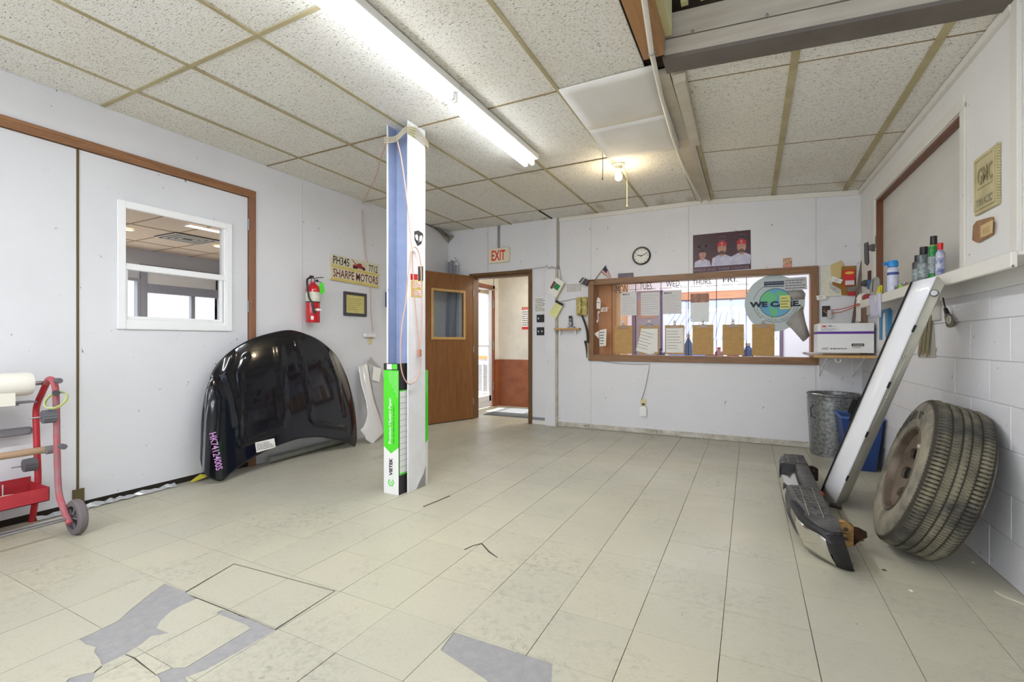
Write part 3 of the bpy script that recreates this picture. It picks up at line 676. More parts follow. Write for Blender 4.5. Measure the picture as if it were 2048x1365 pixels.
# ================================================================== steel post
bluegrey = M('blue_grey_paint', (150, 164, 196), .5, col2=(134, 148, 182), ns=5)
postw = M('post_white', (236, 237, 242), .5, col2=(222, 222, 224), ns=5, speck=(30, .74, (120, 112, 104)))
pst = thing('steel_post', 'white and blue-grey steel I-beam post standing in the middle of the shop', 'post', (-2.325, 2.81, 0))
MB().box(-2.235, 2.708, 0, -2.224, 2.912, 2.735).build('flange', postw, pst, bevel=.002)
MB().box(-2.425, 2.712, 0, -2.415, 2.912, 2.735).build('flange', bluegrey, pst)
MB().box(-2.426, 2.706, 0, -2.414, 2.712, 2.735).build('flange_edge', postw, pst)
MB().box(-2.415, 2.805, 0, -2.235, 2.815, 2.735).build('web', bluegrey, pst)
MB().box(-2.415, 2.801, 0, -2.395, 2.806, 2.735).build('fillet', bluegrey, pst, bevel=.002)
PF = Fr((-2.224, 0, 0), (0, 1, 0), (0, 0, 1))
MB().poly(PF, [(2.80, 0), (2.912, 0), (2.912, .15), (2.89, .10), (2.85, .06)], .0, .0015).build('bare_concrete_smear', M('chipped_grey', (150, 146, 142), .8), pst)
MB().fb(PF, 2.708, 2.62, 2.79, 2.70, 0, .001).build('masking_tape', M('yellow_tape', (214, 216, 176), .7), pst)
em = thing('ram_head_badge', 'small black and white ram head shield badge stuck on the post', 'badge', PF.p(2.83, 1.99))
ea = [uv(PF, x, y) for x, y in ((828, 463), (836, 461), (845, 467), (846, 474), (842, 488), (835, 492), (829, 480))]
MB().poly(PF, ea, .0005, .004).build('shield', M('badge_black', (46, 46, 50), .3), em, bevel=.001)
def ppoly(fr, px, d0, d1): return MB().poly(fr, [uv(fr, x, y) for x, y in px], d0, d1)
ppoly(PF, ((829, 471), (833, 469), (835, 474), (834, 482), (831, 479)), .004, .006).build('horn', white, em)
ppoly(PF, ((838, 473), (842, 471), (844, 475), (842, 482), (838, 484)), .004, .006).build('horn', white, em)
ppoly(PF, ((835, 478), (837, 478), (836, 489), (835, 487)), .004, .006).build('nose', steel, em)
for nm, lab, px, mt, s2 in (('parts_sticker', 'small dark photo sticker on the post behind the hanging orange cord', ((836, 533), (846, 533), (846, 562), (836, 562)), M('dark_sticker', (92, 92, 80), .5, col2=(60, 66, 56), ns=60), None),
    ('parts_sticker', 'red rectangular sticker on the post above the yellow bordered ones', ((821, 548), (835, 549), (835, 560), (821, 560)), redink, None),
    ('parts_sticker', 'upper yellow bordered sticker on the post', ((822, 562), (845, 562), (845, 578), (822, 578)), M('sticker_yellow', (222, 196, 92), .5), 1),
    ('parts_sticker', 'lower yellow bordered sticker on the post', ((822, 579), (845, 579), (845, 595), (822, 594)), M('sticker_yellow', (222, 196, 92), .5), 1)):
    q = [uv(PF, *p) for p in px]; t = thing(nm, lab, 'sticker', PF.p(*q[0]), 'stickers on the post')
    MB().poly(PF, q, .0005, .0015).build('sheet', mt, t)
    if s2:
        cx = sum(a for a, b in q)/4; cy = sum(b for a, b in q)/4
        MB().poly(PF, [(cx+(a-cx)*.75, cy+(b-cy)*.7) for a, b in q], .0015, .002).build('print', paper, t)
        scribble(PF, cx-.05, cy-.02, cx+.05, cy+.02, 3, .002, redink, t, seed=int(cx*99))['kind'] = 'stuff'
# masking paper boxes
green = M('vivid_green_print', (80, 214, 44), .45, amt=.1); boxw = M('box_white', (232, 232, 232), .5, amt=.15); boxk = M('box_black', (44, 42, 44), .5, amt=.2)
def hexlogo(fr, a, b, r, d, par):
    m = MB(); pts = [(a+r*math.cos(PI/3*k+PI/6), b+r*math.sin(PI/3*k+PI/6)) for k in range(6)]; pin = [(a+.72*r*math.cos(PI/3*k+PI/6), b+.72*r*math.sin(PI/3*k+PI/6)) for k in range(6)]
    for k in range(5): m.poly(fr, [pts[k], pts[k+1], pin[k+1], pin[k]], d, d+.0006)
    m.poly(fr, [(a-.4*r, b+.35*r), (a-.2*r, b+.35*r), (a, b-.25*r), (a+.2*r, b+.35*r), (a+.4*r, b+.35*r), (a, b-.6*r)], d, d+.0006)
    m.build('hexagon_logo', green, par)['kind'] = 'stuff'
def mask_box(x0, y0, x1, y1, h, front, label):
    """front: '-y' or '+x' is the green printed face, the other visible face is black with a table"""
    t = thing('masking_paper_box', label, 'box', ((x0+x1)/2, (y0+y1)/2, 0), 'masking paper boxes')
    MB().box(x0, y0, 0, x1, y1, h).build('carton', boxw, t, bevel=.0015)
    if front == '-y': G = Fr((x0, y0, 0), (1, 0, 0), (0, 0, 1)); w = x1-x0; K = Fr((x1, y0, 0), (0, 1, 0), (0, 0, 1)); kw = y1-y0
    else: G = Fr((x1, y0, 0), (0, 1, 0), (0, 0, 1)); w = y1-y0; K = None; kw = 0
    e = .0006
    MB().poly(G, [(0, h), (0, .345), (w/2, .295), (w, .345), (w, h)], 0, e).build('green_print', green, t)
    if K:
        MB().fb(K, 0, 0, kw, h, 0, e).build('black_print', boxk, t)
        MB().fb(K, .008, .14, kw*.92, h*.84, e, 2*e).build('green_border', green, t)
        MB().fb(K, .012, .155, kw*.88, h*.83, 2*e, 3*e).build('table_print', boxw, t)
        m = MB()
        for k in range(13): m.fb(K, .012, .2+k*.042, kw*.88, .2015+k*.042, 3*e, 4*e)
        m.build('table_rules', ink, t)['kind'] = 'stuff'
        MB().fb(G, 0, h, w, h+.05, -.004, 0).build('flap', boxk, t); MB().fb(K, 0, h, kw, h+.05, -.004, 0).build('flap', boxk, t)
        MB().fb(G, .03, h+.006, w*.55, h+.045, 0, e).build('label', boxw, t); MB().fb(G, w*.58, h+.008, w*.9, h+.045, 0, e).build('label', green, t)
    m = MB(); rg = random.Random(4)
    for i in range(12):
        for j in range(9):
            a = w*.35+j*w*.075; b = h-.012-i*.016-(j % 2)*.008
            if a < w*.98 and (9-j)+i < 13: m.disc(G, a, b, .0028, .0028, e, 1.5*e, 6)
    m.build('dot_pattern', boxw, t)['kind'] = 'stuff'
    TF = Fr(G.p(0, 0, 0), G.u, -G.r)   # vertical lettering reading upward
    text('Premium Masking Paper', TF, .365, -w*.56, .70, -w*.34, 2*e, boxw, t, bold=.03)
    text('VIETEK', TF, .135, -w*.60, .262, -w*.38, 2*e, ink, t, bold=.04)
    hexlogo(TF, .085, -w*.5, .03, 2*e, t)
    scribble(TF, .37, -w*.72, .68, -w*.64, 1, 2*e, ink, t, seed=3)['kind'] = 'stuff'
mask_box(-2.392, 2.637, -2.252, 2.785, .90, '-y', 'green and white masking paper box on the camera side of the post')
mask_box(-2.392, 2.832, -2.242, 2.968, .885, '+x', 'green and white masking paper box tucked behind the post')

# orange cords
cordm = M('orange_cord', (206, 166, 148), .7, amt=.2)
def oncord(X, px): return [onp(0, X, x, y) for x, y in px]
def smooth_path(p, n=5):
    out = []
    for i in range(len(p)-1):
        a, b, c, d = p[max(i-1, 0)], p[i], p[i+1], p[min(i+2, len(p)-1)]
        for k in range(n):
            t = k/n; out.append(.5*((2*b)+(c-a)*t+(2*a-5*b+4*c-d)*t*t+(3*b-a-3*c+d)*t**3))
    return out+[p[-1]]
oc = thing('extension_cord', 'orange extension cord looped down the front of the post with its plug', 'cord', (-2.2, 2.8, 1.0))
MB().tube(smooth_path(oncord(-2.212, ((795, 283), (803, 320), (812, 385), (818, 440), (824, 500), (827, 560), (833, 640), (839, 700)))), .0045, 7).build('cord', cordm, oc, smooth=True)
MB().tube(smooth_path(oncord(-2.205, ((838, 700), (843, 660), (843, 600), (842, 540), (838, 508), (831, 495), (824, 500), (818, 530), (812, 600), (804, 650), (801, 700), (803, 740), (814, 766), (828, 765), (838, 745), (842, 716)))), .0045, 7).build('cord', cordm, oc, smooth=True)
pp = onp(0, -2.206, 839, 706); MB().box(pp.x-.01, pp.y-.015, pp.z-.03, pp.x+.012, pp.y+.015, pp.z+.025).build('plug', M('plug_orange', (190, 132, 108), .6), oc, bevel=.004)
oc2 = thing('extension_cord', 'orange cord swagged from the post top to the left wall and down to a socket', 'cord', (-3.9, 4.1, 1.2))
a, b = V((-2.40, 2.70, 2.64)), V((-3.955, 4.02, 2.70))
pa = [a, V((-2.62, 2.87, 2.60)), V((-3.0, 3.2, 2.585)), V((-3.5, 3.62, 2.63)), b]+oncord(-3.955, ((725, 430), (729, 480), (734, 520), (741, 580), (742, 620), (746, 662)))
MB().tube(smooth_path(pa), .0045, 7).build('cord', cordm, oc2, smooth=True)
wn = thing('wire_bundle', 'cream wires tied around the top of the post', 'wires', (-2.25, 2.75, 2.62))
m = MB()
for k in range(4):
    z = 2.60+.012*k; m.tube(smooth_path([V((-2.44, 2.70, z)), V((-2.33, 2.695, z-.012)), V((-2.25, 2.695, z+.03)), V((-2.213, 2.70, z+.035)), V((-2.21, 2.80, z+.03+.01*k)), V((-2.21, 2.92, z+.01)), V((-2.23, 2.95, z))]), .004, 6)
m.build('wires', M('cream_wire', (214, 204, 176), .6), wn, smooth=True)

# ================================================================== things on the left wall
def disc_thing(): pass
ex = thing('fire_extinguisher', 'red fire extinguisher with black hose hanging on the left wall', 'fire extinguisher', (-3.89, 3.26, 1.3))
ec = V((-3.885, 3.27, 0))
MB().lathe(ec, (0, 0, 1), [(.0, 1.297), (.06, 1.297), (.066, 1.31), (.066, 1.62), (.058, 1.655), (.035, 1.68), (.022, 1.69), (.022, 1.705), (0, 1.705)], 28).build('cylinder', M('extinguisher_red', (196, 22, 34), .2, coat=.6, amt=.1), ex, smooth=True)
MB().lathe(ec, (0, 0, 1), [(.0665, 1.505), (.0672, 1.505), (.0672, 1.60), (.0665, 1.60)], 28).build('label_band', M('ext_label', (226, 222, 200), .5, col2=(196, 196, 186), ns=30), ex)
MB().lathe(ec, (0, 0, 1), [(.0665, 1.495), (.0676, 1.495), (.0676, 1.506), (.0665, 1.506)], 28).build('strap', black, ex)
EF = Fr(V((-3.885, 3.27, 0))+V((.0665, -.01, 0)), (.45, .9, 0), (0, 0, 1))
MB().poly(EF, [(-.03, 1.425), (.01, 1.41), (.05, 1.425), (.01, 1.44)], .001, .002).build('diamond_mark', paper, ex)
MB().cyl(ec+V((0, 0, 1.70)), ec+V((0, 0, 1.735)), .018, 12).build('valve', steel, ex)
MB().box(-3.90, 3.235, 1.735, -3.872, 3.275, 1.765).build('valve_block', M('dark_valve', (70, 46, 50), .5), ex, bevel=.004)
m = MB(); m.tube([ec+V((0, .0, 1.735)), ec+V((.01, .05, 1.752)), ec+V((.015, .115, 1.762))], .006, 8); m.build('carry_handle', steel, ex, smooth=True)
m = MB(); m.tube([ec+V((0, .0, 1.72)), ec+V((.01, .05, 1.72)), ec+V((.012, .09, 1.705))], .006, 8); m.build('lever', steel, ex, smooth=True)
MB().lathe(ec+V((.03, .02, 1.715)), (1, -.3, 0), [(0, .012), (.014, .01), (.014, 0), (0, 0)], 14).build('gauge', black, ex)
MB().tube(smooth_path([ec+V((0, -.02, 1.745)), ec+V((.01, -.075, 1.72)), ec+V((.03, -.088, 1.63)), ec+V((.04, -.08, 1.54)), ec+V((.055, -.062, 1.50))]), .009, 8).build('hose', black, ex, smooth=True)
MB().tube([ec+V((.055, -.062, 1.50)), ec+V((.06, -.058, 1.47)), ec+V((.072, -.042, 1.385))], [.008, .012, .014], 10).build('nozzle', M('horn_black', (40, 40, 46), .4), ex, smooth=True)
TG = Fr(ec+V((.055, .04, 1.70)), (.25, .9, -.35), (0.1, .35, .95)); MB().poly(TG, [(0, 0), (.03, .01), (.075, -.06), (.07, -.10), (.045, -.105), (.0, -.035)], 0, .001).build('green_tag', green, ex)
MB().fb(EF, -.055, 1.325, -.03, 1.36, .0, .002).build('sticker', paper, ex)

sg = thing('wooden_sign', 'hand-painted wooden SHARPE MOTORS sign with a red tow truck', 'sign', (-3.96, 3.9, 1.9))
SF = LW.at(3.552, 1.765, -.022, 0)
MB().fb(SF, 0, 0, .715, .275, .001, .022).build('board', M('sign_board', (218, 212, 190), .7, col2=(204, 196, 166), ns=10), sg, bevel=.002)
ym = M('sign_yellow', (216, 198, 122), .7, col2=(206, 180, 96), ns=9)
MB().fb(SF, 0, .0, .715, .03, .022, .024).fb(SF, 0, .135, .715, .163, .022, .024).build('yellow_band', ym, sg)['kind'] = 'stuff'
text('PH345', SF, .025, .175, .25, .262, .0225, ink, sg, bold=.01); text('7712', SF, .545, .170, .69, .25, .0225, ink, sg, bold=.01)
text('SHARPE MOTORS', SF, .028, .036, .70, .128, .0225, M('maroon_ink', (104, 26, 34), .7), sg, bold=.012)
m = MB(); m.poly(SF, [(.30, .185), (.31, .215), (.36, .21), (.375, .235), (.43, .24), (.44, .215), (.485, .20), (.50, .175)], .022, .024).poly(SF, [(.28, .262), (.29, .264), (.365, .215), (.355, .21)], .022, .024)
m.build('tow_truck_picture', M('sign_red', (150, 44, 44), .7), sg)['kind'] = 'stuff'
m = MB()
for a in (.32, .355, .465): m.disc(SF, a, .18, .016, .014, .024, .025, 12)
m.build('truck_wheels', ink, sg)['kind'] = 'stuff'

cf = thing('framed_certificate', 'framed yellow certificate hanging beneath the wooden sign', 'picture frame', (-3.96, 3.9, 1.5))
frame4(LW, 3.738, 1.395, 4.078, 1.66, .032, .001, .02).build('frame', M('charcoal_frame', (66, 64, 68), .5), cf, bevel=.003)
MB().fb(LW, 3.76, 1.42, 4.056, 1.635, .001, .008).build('certificate', M('cert_paper', (216, 204, 130), .6, col2=(206, 190, 112), ns=9), cf)
scribble(LW, 3.80, 1.46, 4.02, 1.60, 6, .008, ink, cf, seed=8, th=.15)['kind'] = 'stuff'
MB().fb(LW, 3.765, 1.425, 4.05, 1.63, .016, .017).build('pane', gls, cf)
bx = thing('blue_wall_box', 'small dark blue box mounted on the left wall near the post', 'box', (-3.95, 4.5, 1.6))
MB().fb(LW, 4.402, 1.53, 4.60, 1.715, 0, .05).build('case', M('navy_blue', (34, 42, 104), .4), bx, bevel=.004)
frame4(LW, 4.45, 1.555, 4.585, 1.69, .012, .05, .056).build('front_frame', M('navy_dark', (24, 30, 84), .4), bx)
MB().cyl(LW.p(4.41, 1.71, .03), LW.p(4.41, 1.745, .03), .006, 8).build('knob', black, bx)
so = thing('wall_socket', 'cream wall socket with a white adapter below the certificate', 'socket', (-3.96, 4.15, 1.15))
MB().fb(LW, 4.11, 1.075, 4.18, 1.19, 0, .006).build('plate', M('ivory', (214, 204, 160), .5), so, bevel=.002)
MB().fb(LW, 4.03, 1.16, 4.20, 1.20, .006, .045).build('adapter', white, so, bevel=.006)

# ================================================================== curved car body panels
def catmull(pts, n):
    out = []; m = len(pts)-1
    for q in range(n+1):
        x = q/n*m; i = min(int(x), m-1); t = x-i
        a, b, c, d = pts[max(i-1, 0)], pts[i], pts[i+1], pts[min(i+2, m)]
        out.append(tuple(.5*(2*b[k]+(c[k]-a[k])*t+(2*a[k]-5*b[k]+4*c[k]-d[k])*t*t+(3*b[k]-a[k]-3*c[k]+d[k])*t**3) for k in range(2)))
    return out
def seg_d(p, a, b):
    ax, ay = b[0]-a[0], b[1]-a[1]; L2 = ax*ax+ay*ay+1e-12; t = max(0, min(1, ((p[0]-a[0])*ax+(p[1]-a[1])*ay)/L2))
    return math.hypot(p[0]-a[0]-ax*t, p[1]-a[1]-ay*t)
def curved_panel(fr, tops, bots, dome, ridges, ns, nt, name, mat, parent, solid=.008):
    T_, B_ = catmull(tops, ns), catmull(bots, ns); rows = []
    for i in range(ns+1):
        s = i/ns; a1, b1 = uv(fr, *T_[i], dome(s, 1)); a0, b0 = uv(fr, *B_[i], dome(s, 0)); row = []
        for j in range(nt+1):
            t = j/nt; a, b = a0+(a1-a0)*t, b0+(b1-b0)*t; d = dome(s, t)
            for line, h, w in ridges:
                dd = min(seg_d((a, b), line[k], line[k+1]) for k in range(len(line)-1)); d += h*math.exp(-(dd/w)**2)
            row.append(fr.p(a, b, d))
        rows.append(row)
    return MB().grid(rows).build(name, mat, parent, smooth=True, solid=solid, angle=60, fixn=False)
HDF = Fr((-3.765, 0, .0), (0, 1, 0), (-.165, 0, 1.21))
hood = thing('car_hood', 'glossy black car hood leaning against the left wall', 'car hood', (-3.8, 3.0, 0))
ht = [(404, 850), (407, 815), (413, 780), (424, 745), (441, 721), (466, 699), (497, 681), (532, 669), (574, 661), (602, 666), (630, 677), (653, 693), (671, 712), (685, 737), (697, 768), (706, 803), (711, 838)]
hb = [(402, 915), (406, 940), (416, 955), (441, 963), (462, 947), (486, 929), (515, 911), (550, 894), (590, 880), (615, 876), (638, 875), (660, 878), (676, 881), (690, 885), (703, 891), (709, 893), (713, 876)]
def hdome(s, t): return .012+.085*max(0, math.sin(PI*s))**.55*(1-.8*t**3)
rl = lambda px: [uv(HDF, x, y, .09) for x, y in px]
rid = [(rl([(497, 712), (484, 740), (478, 870), (484, 888), (560, 858), (565, 842), (561, 690)]), .011, .014),
       (rl([(597, 678), (606, 720), (621, 838), (628, 848), (690, 856)]), .011, .013), (rl([(660, 704), (678, 760), (689, 832)]), .011, .012),
       (rl([(470, 708), (456, 745), (470, 800), (474, 850)]), .010, .02), (rl([(428, 760), (436, 800), (430, 880)]), .012, .02)]
hm = M('black_car_paint', (6, 8, 18), .12, amt=0, coat=.55, spec=.4)
curved_panel(HDF, ht, hb, hdome, rid, 90, 64, 'outer_skin', hm, hood)
def decal(fr, px, d, name, mat, parent):
    return MB().poly(fr, [uv(fr, x, y, d) for x, y in px], d, d+.003).build(name, mat, parent)
decal(HDF, ((510, 886), (548, 877), (551, 895), (513, 906)), .108, 'paper_tag', paper, hood)
q0 = uv(HDF, 514, 902, .112); q1 = uv(HDF, 548, 880, .112)
scribble(HDF, q0[0], q0[1], q1[0], q1[1], 5, .112, ink, hood, seed=2)['kind'] = 'stuff'
pk = M('pink_marker', (206, 150, 214), .5, amt=0)
qa = uv(HDF, 424, 944, .1); qb = uv(HDF, 424, 866, .1)
WF = Fr(HDF.p(qb[0]+.01, qb[1], .102), -HDF.u+HDF.r*.10, HDF.r+HDF.u*.10)
text('HK7412400S', WF, 0, -.035, qb[1]-qa[1], .02, .0, pk, hood, bold=.015)

fnd = thing('car_fender', 'silver white car fender leaning on the left wall beside the hood', 'fender', (-3.75, 4.0, 0))
FNF = Fr((-3.70, 0, 0), (0, 1, 0), (-.25, 0, .93))
fm = M('silver_pearl_paint', (222, 220, 218), .18, .1, coat=.8, amt=.1)
curved_panel(FNF, [(717, 733), (722, 765), (731, 800), (735, 830), (728, 852), (722, 861), (730, 872), (733, 880), (744, 888)], [(735, 725), (741, 765), (748, 800), (758, 830), (765, 850), (768, 858), (768, 866), (762, 872), (746, 888)],
             lambda s, t: .01+.03*math.sin(PI*(.2+.6*t)), [], 40, 10, 'outer_skin', fm, fnd)
curved_panel(FNF, [(735, 725), (742, 760), (750, 800), (760, 832), (768, 858)], [(760, 738), (768, 765), (770, 800), (771, 835), (771, 860)], lambda s, t: .012+.012*math.sin(PI*t), [], 24, 8, 'side_skin', M('grey_primer', (184, 182, 180), .4), fnd)
ppoly(FNF, ((733, 726), (741, 715), (746, 722), (762, 739), (757, 748), (738, 745)), .004, .012).build('mounting_flange', M('flange_grey', (160, 160, 158), .5), fnd)
ppoly(FNF, ((742, 735), (758, 739), (754, 766), (740, 762)), .034, .036).build('paper_tag', paper, fnd)
for p in ((720, 750), (732, 805)): ppoly(FNF, ((p[0]-3, p[1]-5), (p[0]+3, p[1]-4), (p[0]+5, p[1]+9), (p[0], p[1]+7)), .0, .006).build('fixing_tab', steel, fnd)
pb = V((-3.90, 2.80, .03)); pe = V((-3.93, 3.85, .045))
pt = thing('floor_pipe', 'grey pipe lying along the left wall under the black hood', 'pipe', pb)
MB().cyl(pb, pe, .03, 14).build('pipe', M('grey_tube', (150, 150, 142), .6, col2=(126, 130, 116), ns=6), pt, smooth=True)
tr = thing('foil_strip', 'crumpled silvery plastic strip lying on the floor along the left wall', 'strip', (-3.9, 1.8, .0))
rows = []; rg = random.Random(9)
for i in range(30):
    y = 1.25+i*.027; rows.append([V((-3.955+rg.uniform(-.004, .004), y, .004+rg.random()*.012)), V((-3.93+rg.uniform(-.006, .006), y, .012+rg.random()*.02)), V((-3.90+rg.uniform(-.01, .01), y, .004+rg.random()*.004))])
MB().grid(rows).build('film', M('silver_film', (196, 198, 202), .3, .5), tr, solid=.001)
yw = thing('yellow_wrapper', 'crumpled yellow wrapper on the floor beside the hood corner', 'wrapper', (-3.9, 2.1, 0))
yp = onz(.01, 405, 957)
MB().add([yp+V(q) for q in ((-.03, -.08, -.01), (.02, -.08, -.008), (.04, 0, .012), (-.03, .0, .03), (-.02, .08, .0), (.03, .07, .015))], [(0, 1, 2, 3), (3, 2, 5, 4)]).build('film', M('yellow_foil', (206, 196, 60), .4), yw, solid=.001)

# ================================================================== red masking cart at the far left
YC = 1.235
ct_ = thing('masking_paper_cart', 'red tube-frame masking paper cart against the left wall', 'cart', (-3.7, .8, 0))
P1 = lambda x, y, Y=YC: onp(1, Y, x, y)
fl_ = smooth_path([P1(93, 767), P1(98, 759), P1(106, 762), P1(111, 780), P1(113, 830), P1(114, 900), P1(117, 980), P1(126, 1015), P1(140, 1048)])
bk_ = smooth_path([P1(93, 767), P1(84, 787), P1(75, 808), P1(72, 830), P1(74, 900), P1(76, 965), P1(70, 1005)])+[V((-3.94, YC, .0))]
for sgn, dy in (('a', 0), ('b', -.95)):
    for nm, pth in (('front_leg', fl_), ('rear_leg', bk_)):
        MB().tube([p+V((0, dy, 0)) for p in pth], .0165, 10).build(nm, reddust if nm == 'front_leg' else red, ct_, smooth=True)
rc = V((-3.762, 0, .862))
MB().cyl(rc+V((0, YC-.93, 0)), rc+V((0, YC, 0)), .012, 12).build('roll_axle', steel, ct_, smooth=True)
cr = thing('masking_paper_roll', 'white masking paper roll on top of the red cart', 'paper roll', (-3.76, .8, .86))
MB().lathe(rc+V((0, YC-.86, 0)), (0, 1, 0), [(.02, 0), (.066, 0), (.068, .004), (.068, .78), (.062, .80), (.02, .80)], 32).build('roll', M('roll_paper', (236, 234, 224), .7, amt=.1), cr, smooth=True)
MB().box(rc.x+.05, YC-.86, .745, rc.x+.0515, YC-.14, .86).build('loose_sheet', M('roll_paper_sheet', (230, 228, 216), .7, amt=.1), cr)
def rod(nm, y0, x0, z0, y1, x1, z1, r, mt): return MB().cyl(V((x0, y0, z0)), V((x1, y1, z1)), r, 12).build(nm, mt, ct_, smooth=True)
gd = M('dusty_grey_metal', (138, 136, 140), .6, .3)
MB().box(-3.90, .3, .745, -3.80, YC-.02, .752).box(-3.80, .3, .735, -3.797, YC-.10, .752).build('cutting_blade', gd, ct_)
MB().box(-3.935, .3, .545, -3.895, YC-.01, .59).build('cross_bar', M('grey_bar', (124, 122, 128), .7), ct_, bevel=.006)
rod('lower_spindle', .3, -3.68, .475, YC, -3.68, .475, .014, gd); rod('cardboard_core', .95, -3.68, .475, YC-.03, -3.68, .475, .02, M('core_card', (170, 142, 116), .8))
MB().cyl(V((-3.655, YC-.03, .475)), V((-3.655, YC+.0, .475)), .024, 14).build('spindle_cap', gd, ct_, smooth=True)
def knob(p, ax, r, w, nm='knurled_knob'):
    ax = V(ax).normalized(); m = MB()
    a = ax.cross(V((0, 0, 1))).normalized(); b = ax.cross(a); n = 36
    ring = lambda h, rr: [V(p)+ax*h+(a*math.cos(2*PI*k/n)+b*math.sin(2*PI*k/n))*(rr-(.003 if k % 3 == 0 else 0)) for k in range(n)]
    R0, R1 = ring(0, r), ring(w, r*.92); m.add(R0+R1, [(k, (k+1) % n, n+(k+1) % n, n+k) for k in range(n)]+[tuple(range(n))[::-1], tuple(range(n, 2*n))])
    o = m.build(nm, greyp, ct_); MB().cyl(V(p)+ax*w, V(p)+ax*(w+.05), .004, 6).build('bolt', steel, ct_)
knob(P1(110, 832, YC-.02), (0, -1, 0), .04, .055); knob(P1(72, 928, YC-.02), (0, -1, 0), .04, .055)
for px in ((118, 762), (127, 894)):
    p = P1(*px); MB().cyl(p+V((-.03, .0, 0)), p+V((.01, .0, 0)), .016, 10).build('end_knob', greyp, ct_, bevel=.002)
hp = P1(112, 787); MB().tube([hp, hp+V((.03, -.01, .004)), hp+V((.10, -.035, .008))], [.012, .018, .016], 12).build('handle_grip', M('dark_grip', (62, 62, 66), .7), ct_, smooth=True)
tp = thing('tape_ring', 'thin green masking tape ring hung over the cart handle', 'tape', P1(122, 797))
tc = hp+V((.06, -.02, -.035)); TR = Fr(tc, (.9, .35, 0), (-.25, .4, .6))
m = MB(); n = 40; w = .012
vs = []
for k in range(n):
    c_, s_ = math.cos(2*PI*k/n), math.sin(2*PI*k/n)
    for rr in (.068, .060):
        for d in (-w/2, w/2): vs.append(TR.p(rr*c_, rr*s_*.85, d))
m.add(vs, [f for k in range(n) for j in (((k+1) % n)*4,) for f in ((k*4, k*4+1, j+1, j), (k*4+2, j+2, j+3, k*4+3), (k*4, j, j+2, k*4+2), (k*4+1, k*4+3, j+3, j+1))])
m.build('ring', M('green_tape', (186, 196, 128), .6), tp, smooth=True)
# tray
m = MB(); X0, X1, Y0_, Y1_ = -3.925, -3.665, .30, YC-.01; zb, zt = .175, .255
tray = MB().box(X0, Y0_, zb, X1, Y1_, zb+.004).box(X1-.003, Y0_, zb, X1, Y1_, zt).box(X0, Y0_, zb, X0+.003, Y1_, zt+.03).box(X0, Y1_-.003, zb, X1, Y1_, zt).box(X0, Y0_, zb, X1, Y0_+.003, zt)
tray.build('tray', M('tray_red', (184, 56, 62), .5, col2=(166, 44, 56), ns=8), ct_)
for y in (1.0, 1.08, 1.1): MB().box(X0+.003, y, .20, X0+.005, y+.006, .265).build('slot', white, ct_)
for i, (x, y, cm, lab) in enumerate(((-3.85, .97, (196, 190, 60), 'yellow tape roll lying in the red cart tray'), (-3.74, 1.08, (226, 220, 206), 'white tape roll lying in the red cart tray'))):
    t = thing('tape_roll', lab, 'tape', (x, y, .2)); r = .052
    MB().lathe((x, y, .181), (.1, .05, 1), [(r*.62, 0), (r, 0), (r, .045), (r*.62, .045)], 28, close=True).build('tape', M('tape_%d' % i, cm, .6), t, smooth=True)
    MB().lathe((x, y, .181), (.1, .05, 1), [(r*.57, .0), (r*.62, .0), (r*.62, .046), (r*.57, .046)], 28, close=True).build('core', M('core_grey', (150, 136, 110), .8), t, smooth=True)
for dy in (0, -.95):
    wc = V((-3.455, YC+.035+dy, .10)); a = (0, 1, 0)
    MB().lathe(wc-V((0, .02, 0)), a, [(.066, 0), (.092, 0), (.099, .008), (.1, .02), (.099, .034), (.092, .042), (.066, .042)], 48, close=True).build('wheel_tyre', M('grey_rubber', (112, 104, 106), .8, bump=.5, bs=120), ct_, smooth=True)
    MB().lathe(wc-V((0, .012, 0)), a, [(0, .0), (.02, 0), (.024, .008), (.06, .012), (.068, .008), (.068, .026), (0, .026)], 32).build('wheel_hub', M('hub_grey', (84, 78, 80), .7), ct_, smooth=True)
    m = MB()
    for k in range(5):
        c_, s_ = math.cos(2*PI*k/5), math.sin(2*PI*k/5); m.tube([wc+V((.02*c_, -.016, .02*s_)), wc+V((.062*c_, -.010, .062*s_))], .007, 6)
    m.build('wheel_spokes', greyp, ct_)['kind'] = 'stuff'
MB().cyl(V((-3.455, .30, .10)), V((-3.455, YC+.05, .10)), .008, 8).build('wheel_axle', steel, ct_)
br = thing('floor_rod', 'thin metal rod lying on the floor under the cart', 'rod', (-3.83, 1.1, .01)); MB().cyl(V((-3.82, .4, .012)), V((-3.815, 1.42, .012)), .007, 8).build('rod', M('light_rod', (190, 190, 190), .4, .6), br)

# ================================================================== things on the back wall
def card(fr, px, d0, d1, name, mat, parent): return MB().poly(fr, [uv(fr, x, y, d0) for x, y in px], d0, d1).build(name, mat, parent)
def wthing(name, label, cat, px, group=None, fr=BW, d=0):
    a, b = uv(fr, *px); return thing(name, label, cat, fr.p(a, b, d), group)
cream_p = M('ivory_sign', (232, 222, 196), .5, amt=.2)
t = wthing('exit_sign', 'cream box sign with red EXIT lettering above the doorway', 'sign', (1000, 512))
MB().fb(BW, -3.268, 2.205, -2.945, 2.405, .0, .045).build('case', cream_p, t, bevel=.004)
text('EXIT', BW, -3.215, 2.235, -3.0, 2.375, .0455, M('exit_red', (226, 58, 44), .5), t, bold=.025)
t = wthing('electrical_conduit', 'grey metal conduit running from the ceiling down to the exit sign', 'pipe', (998, 470))
MB().cyl(BW.p(-3.118, 2.40, .018), BW.p(-3.118, 2.73, .018), .0125, 10).build('pipe', steel, t, smooth=True)
t = wthing('wall_wire', 'thin dark wire tacked above the door frame and over the post box', 'wire', (1080, 540))
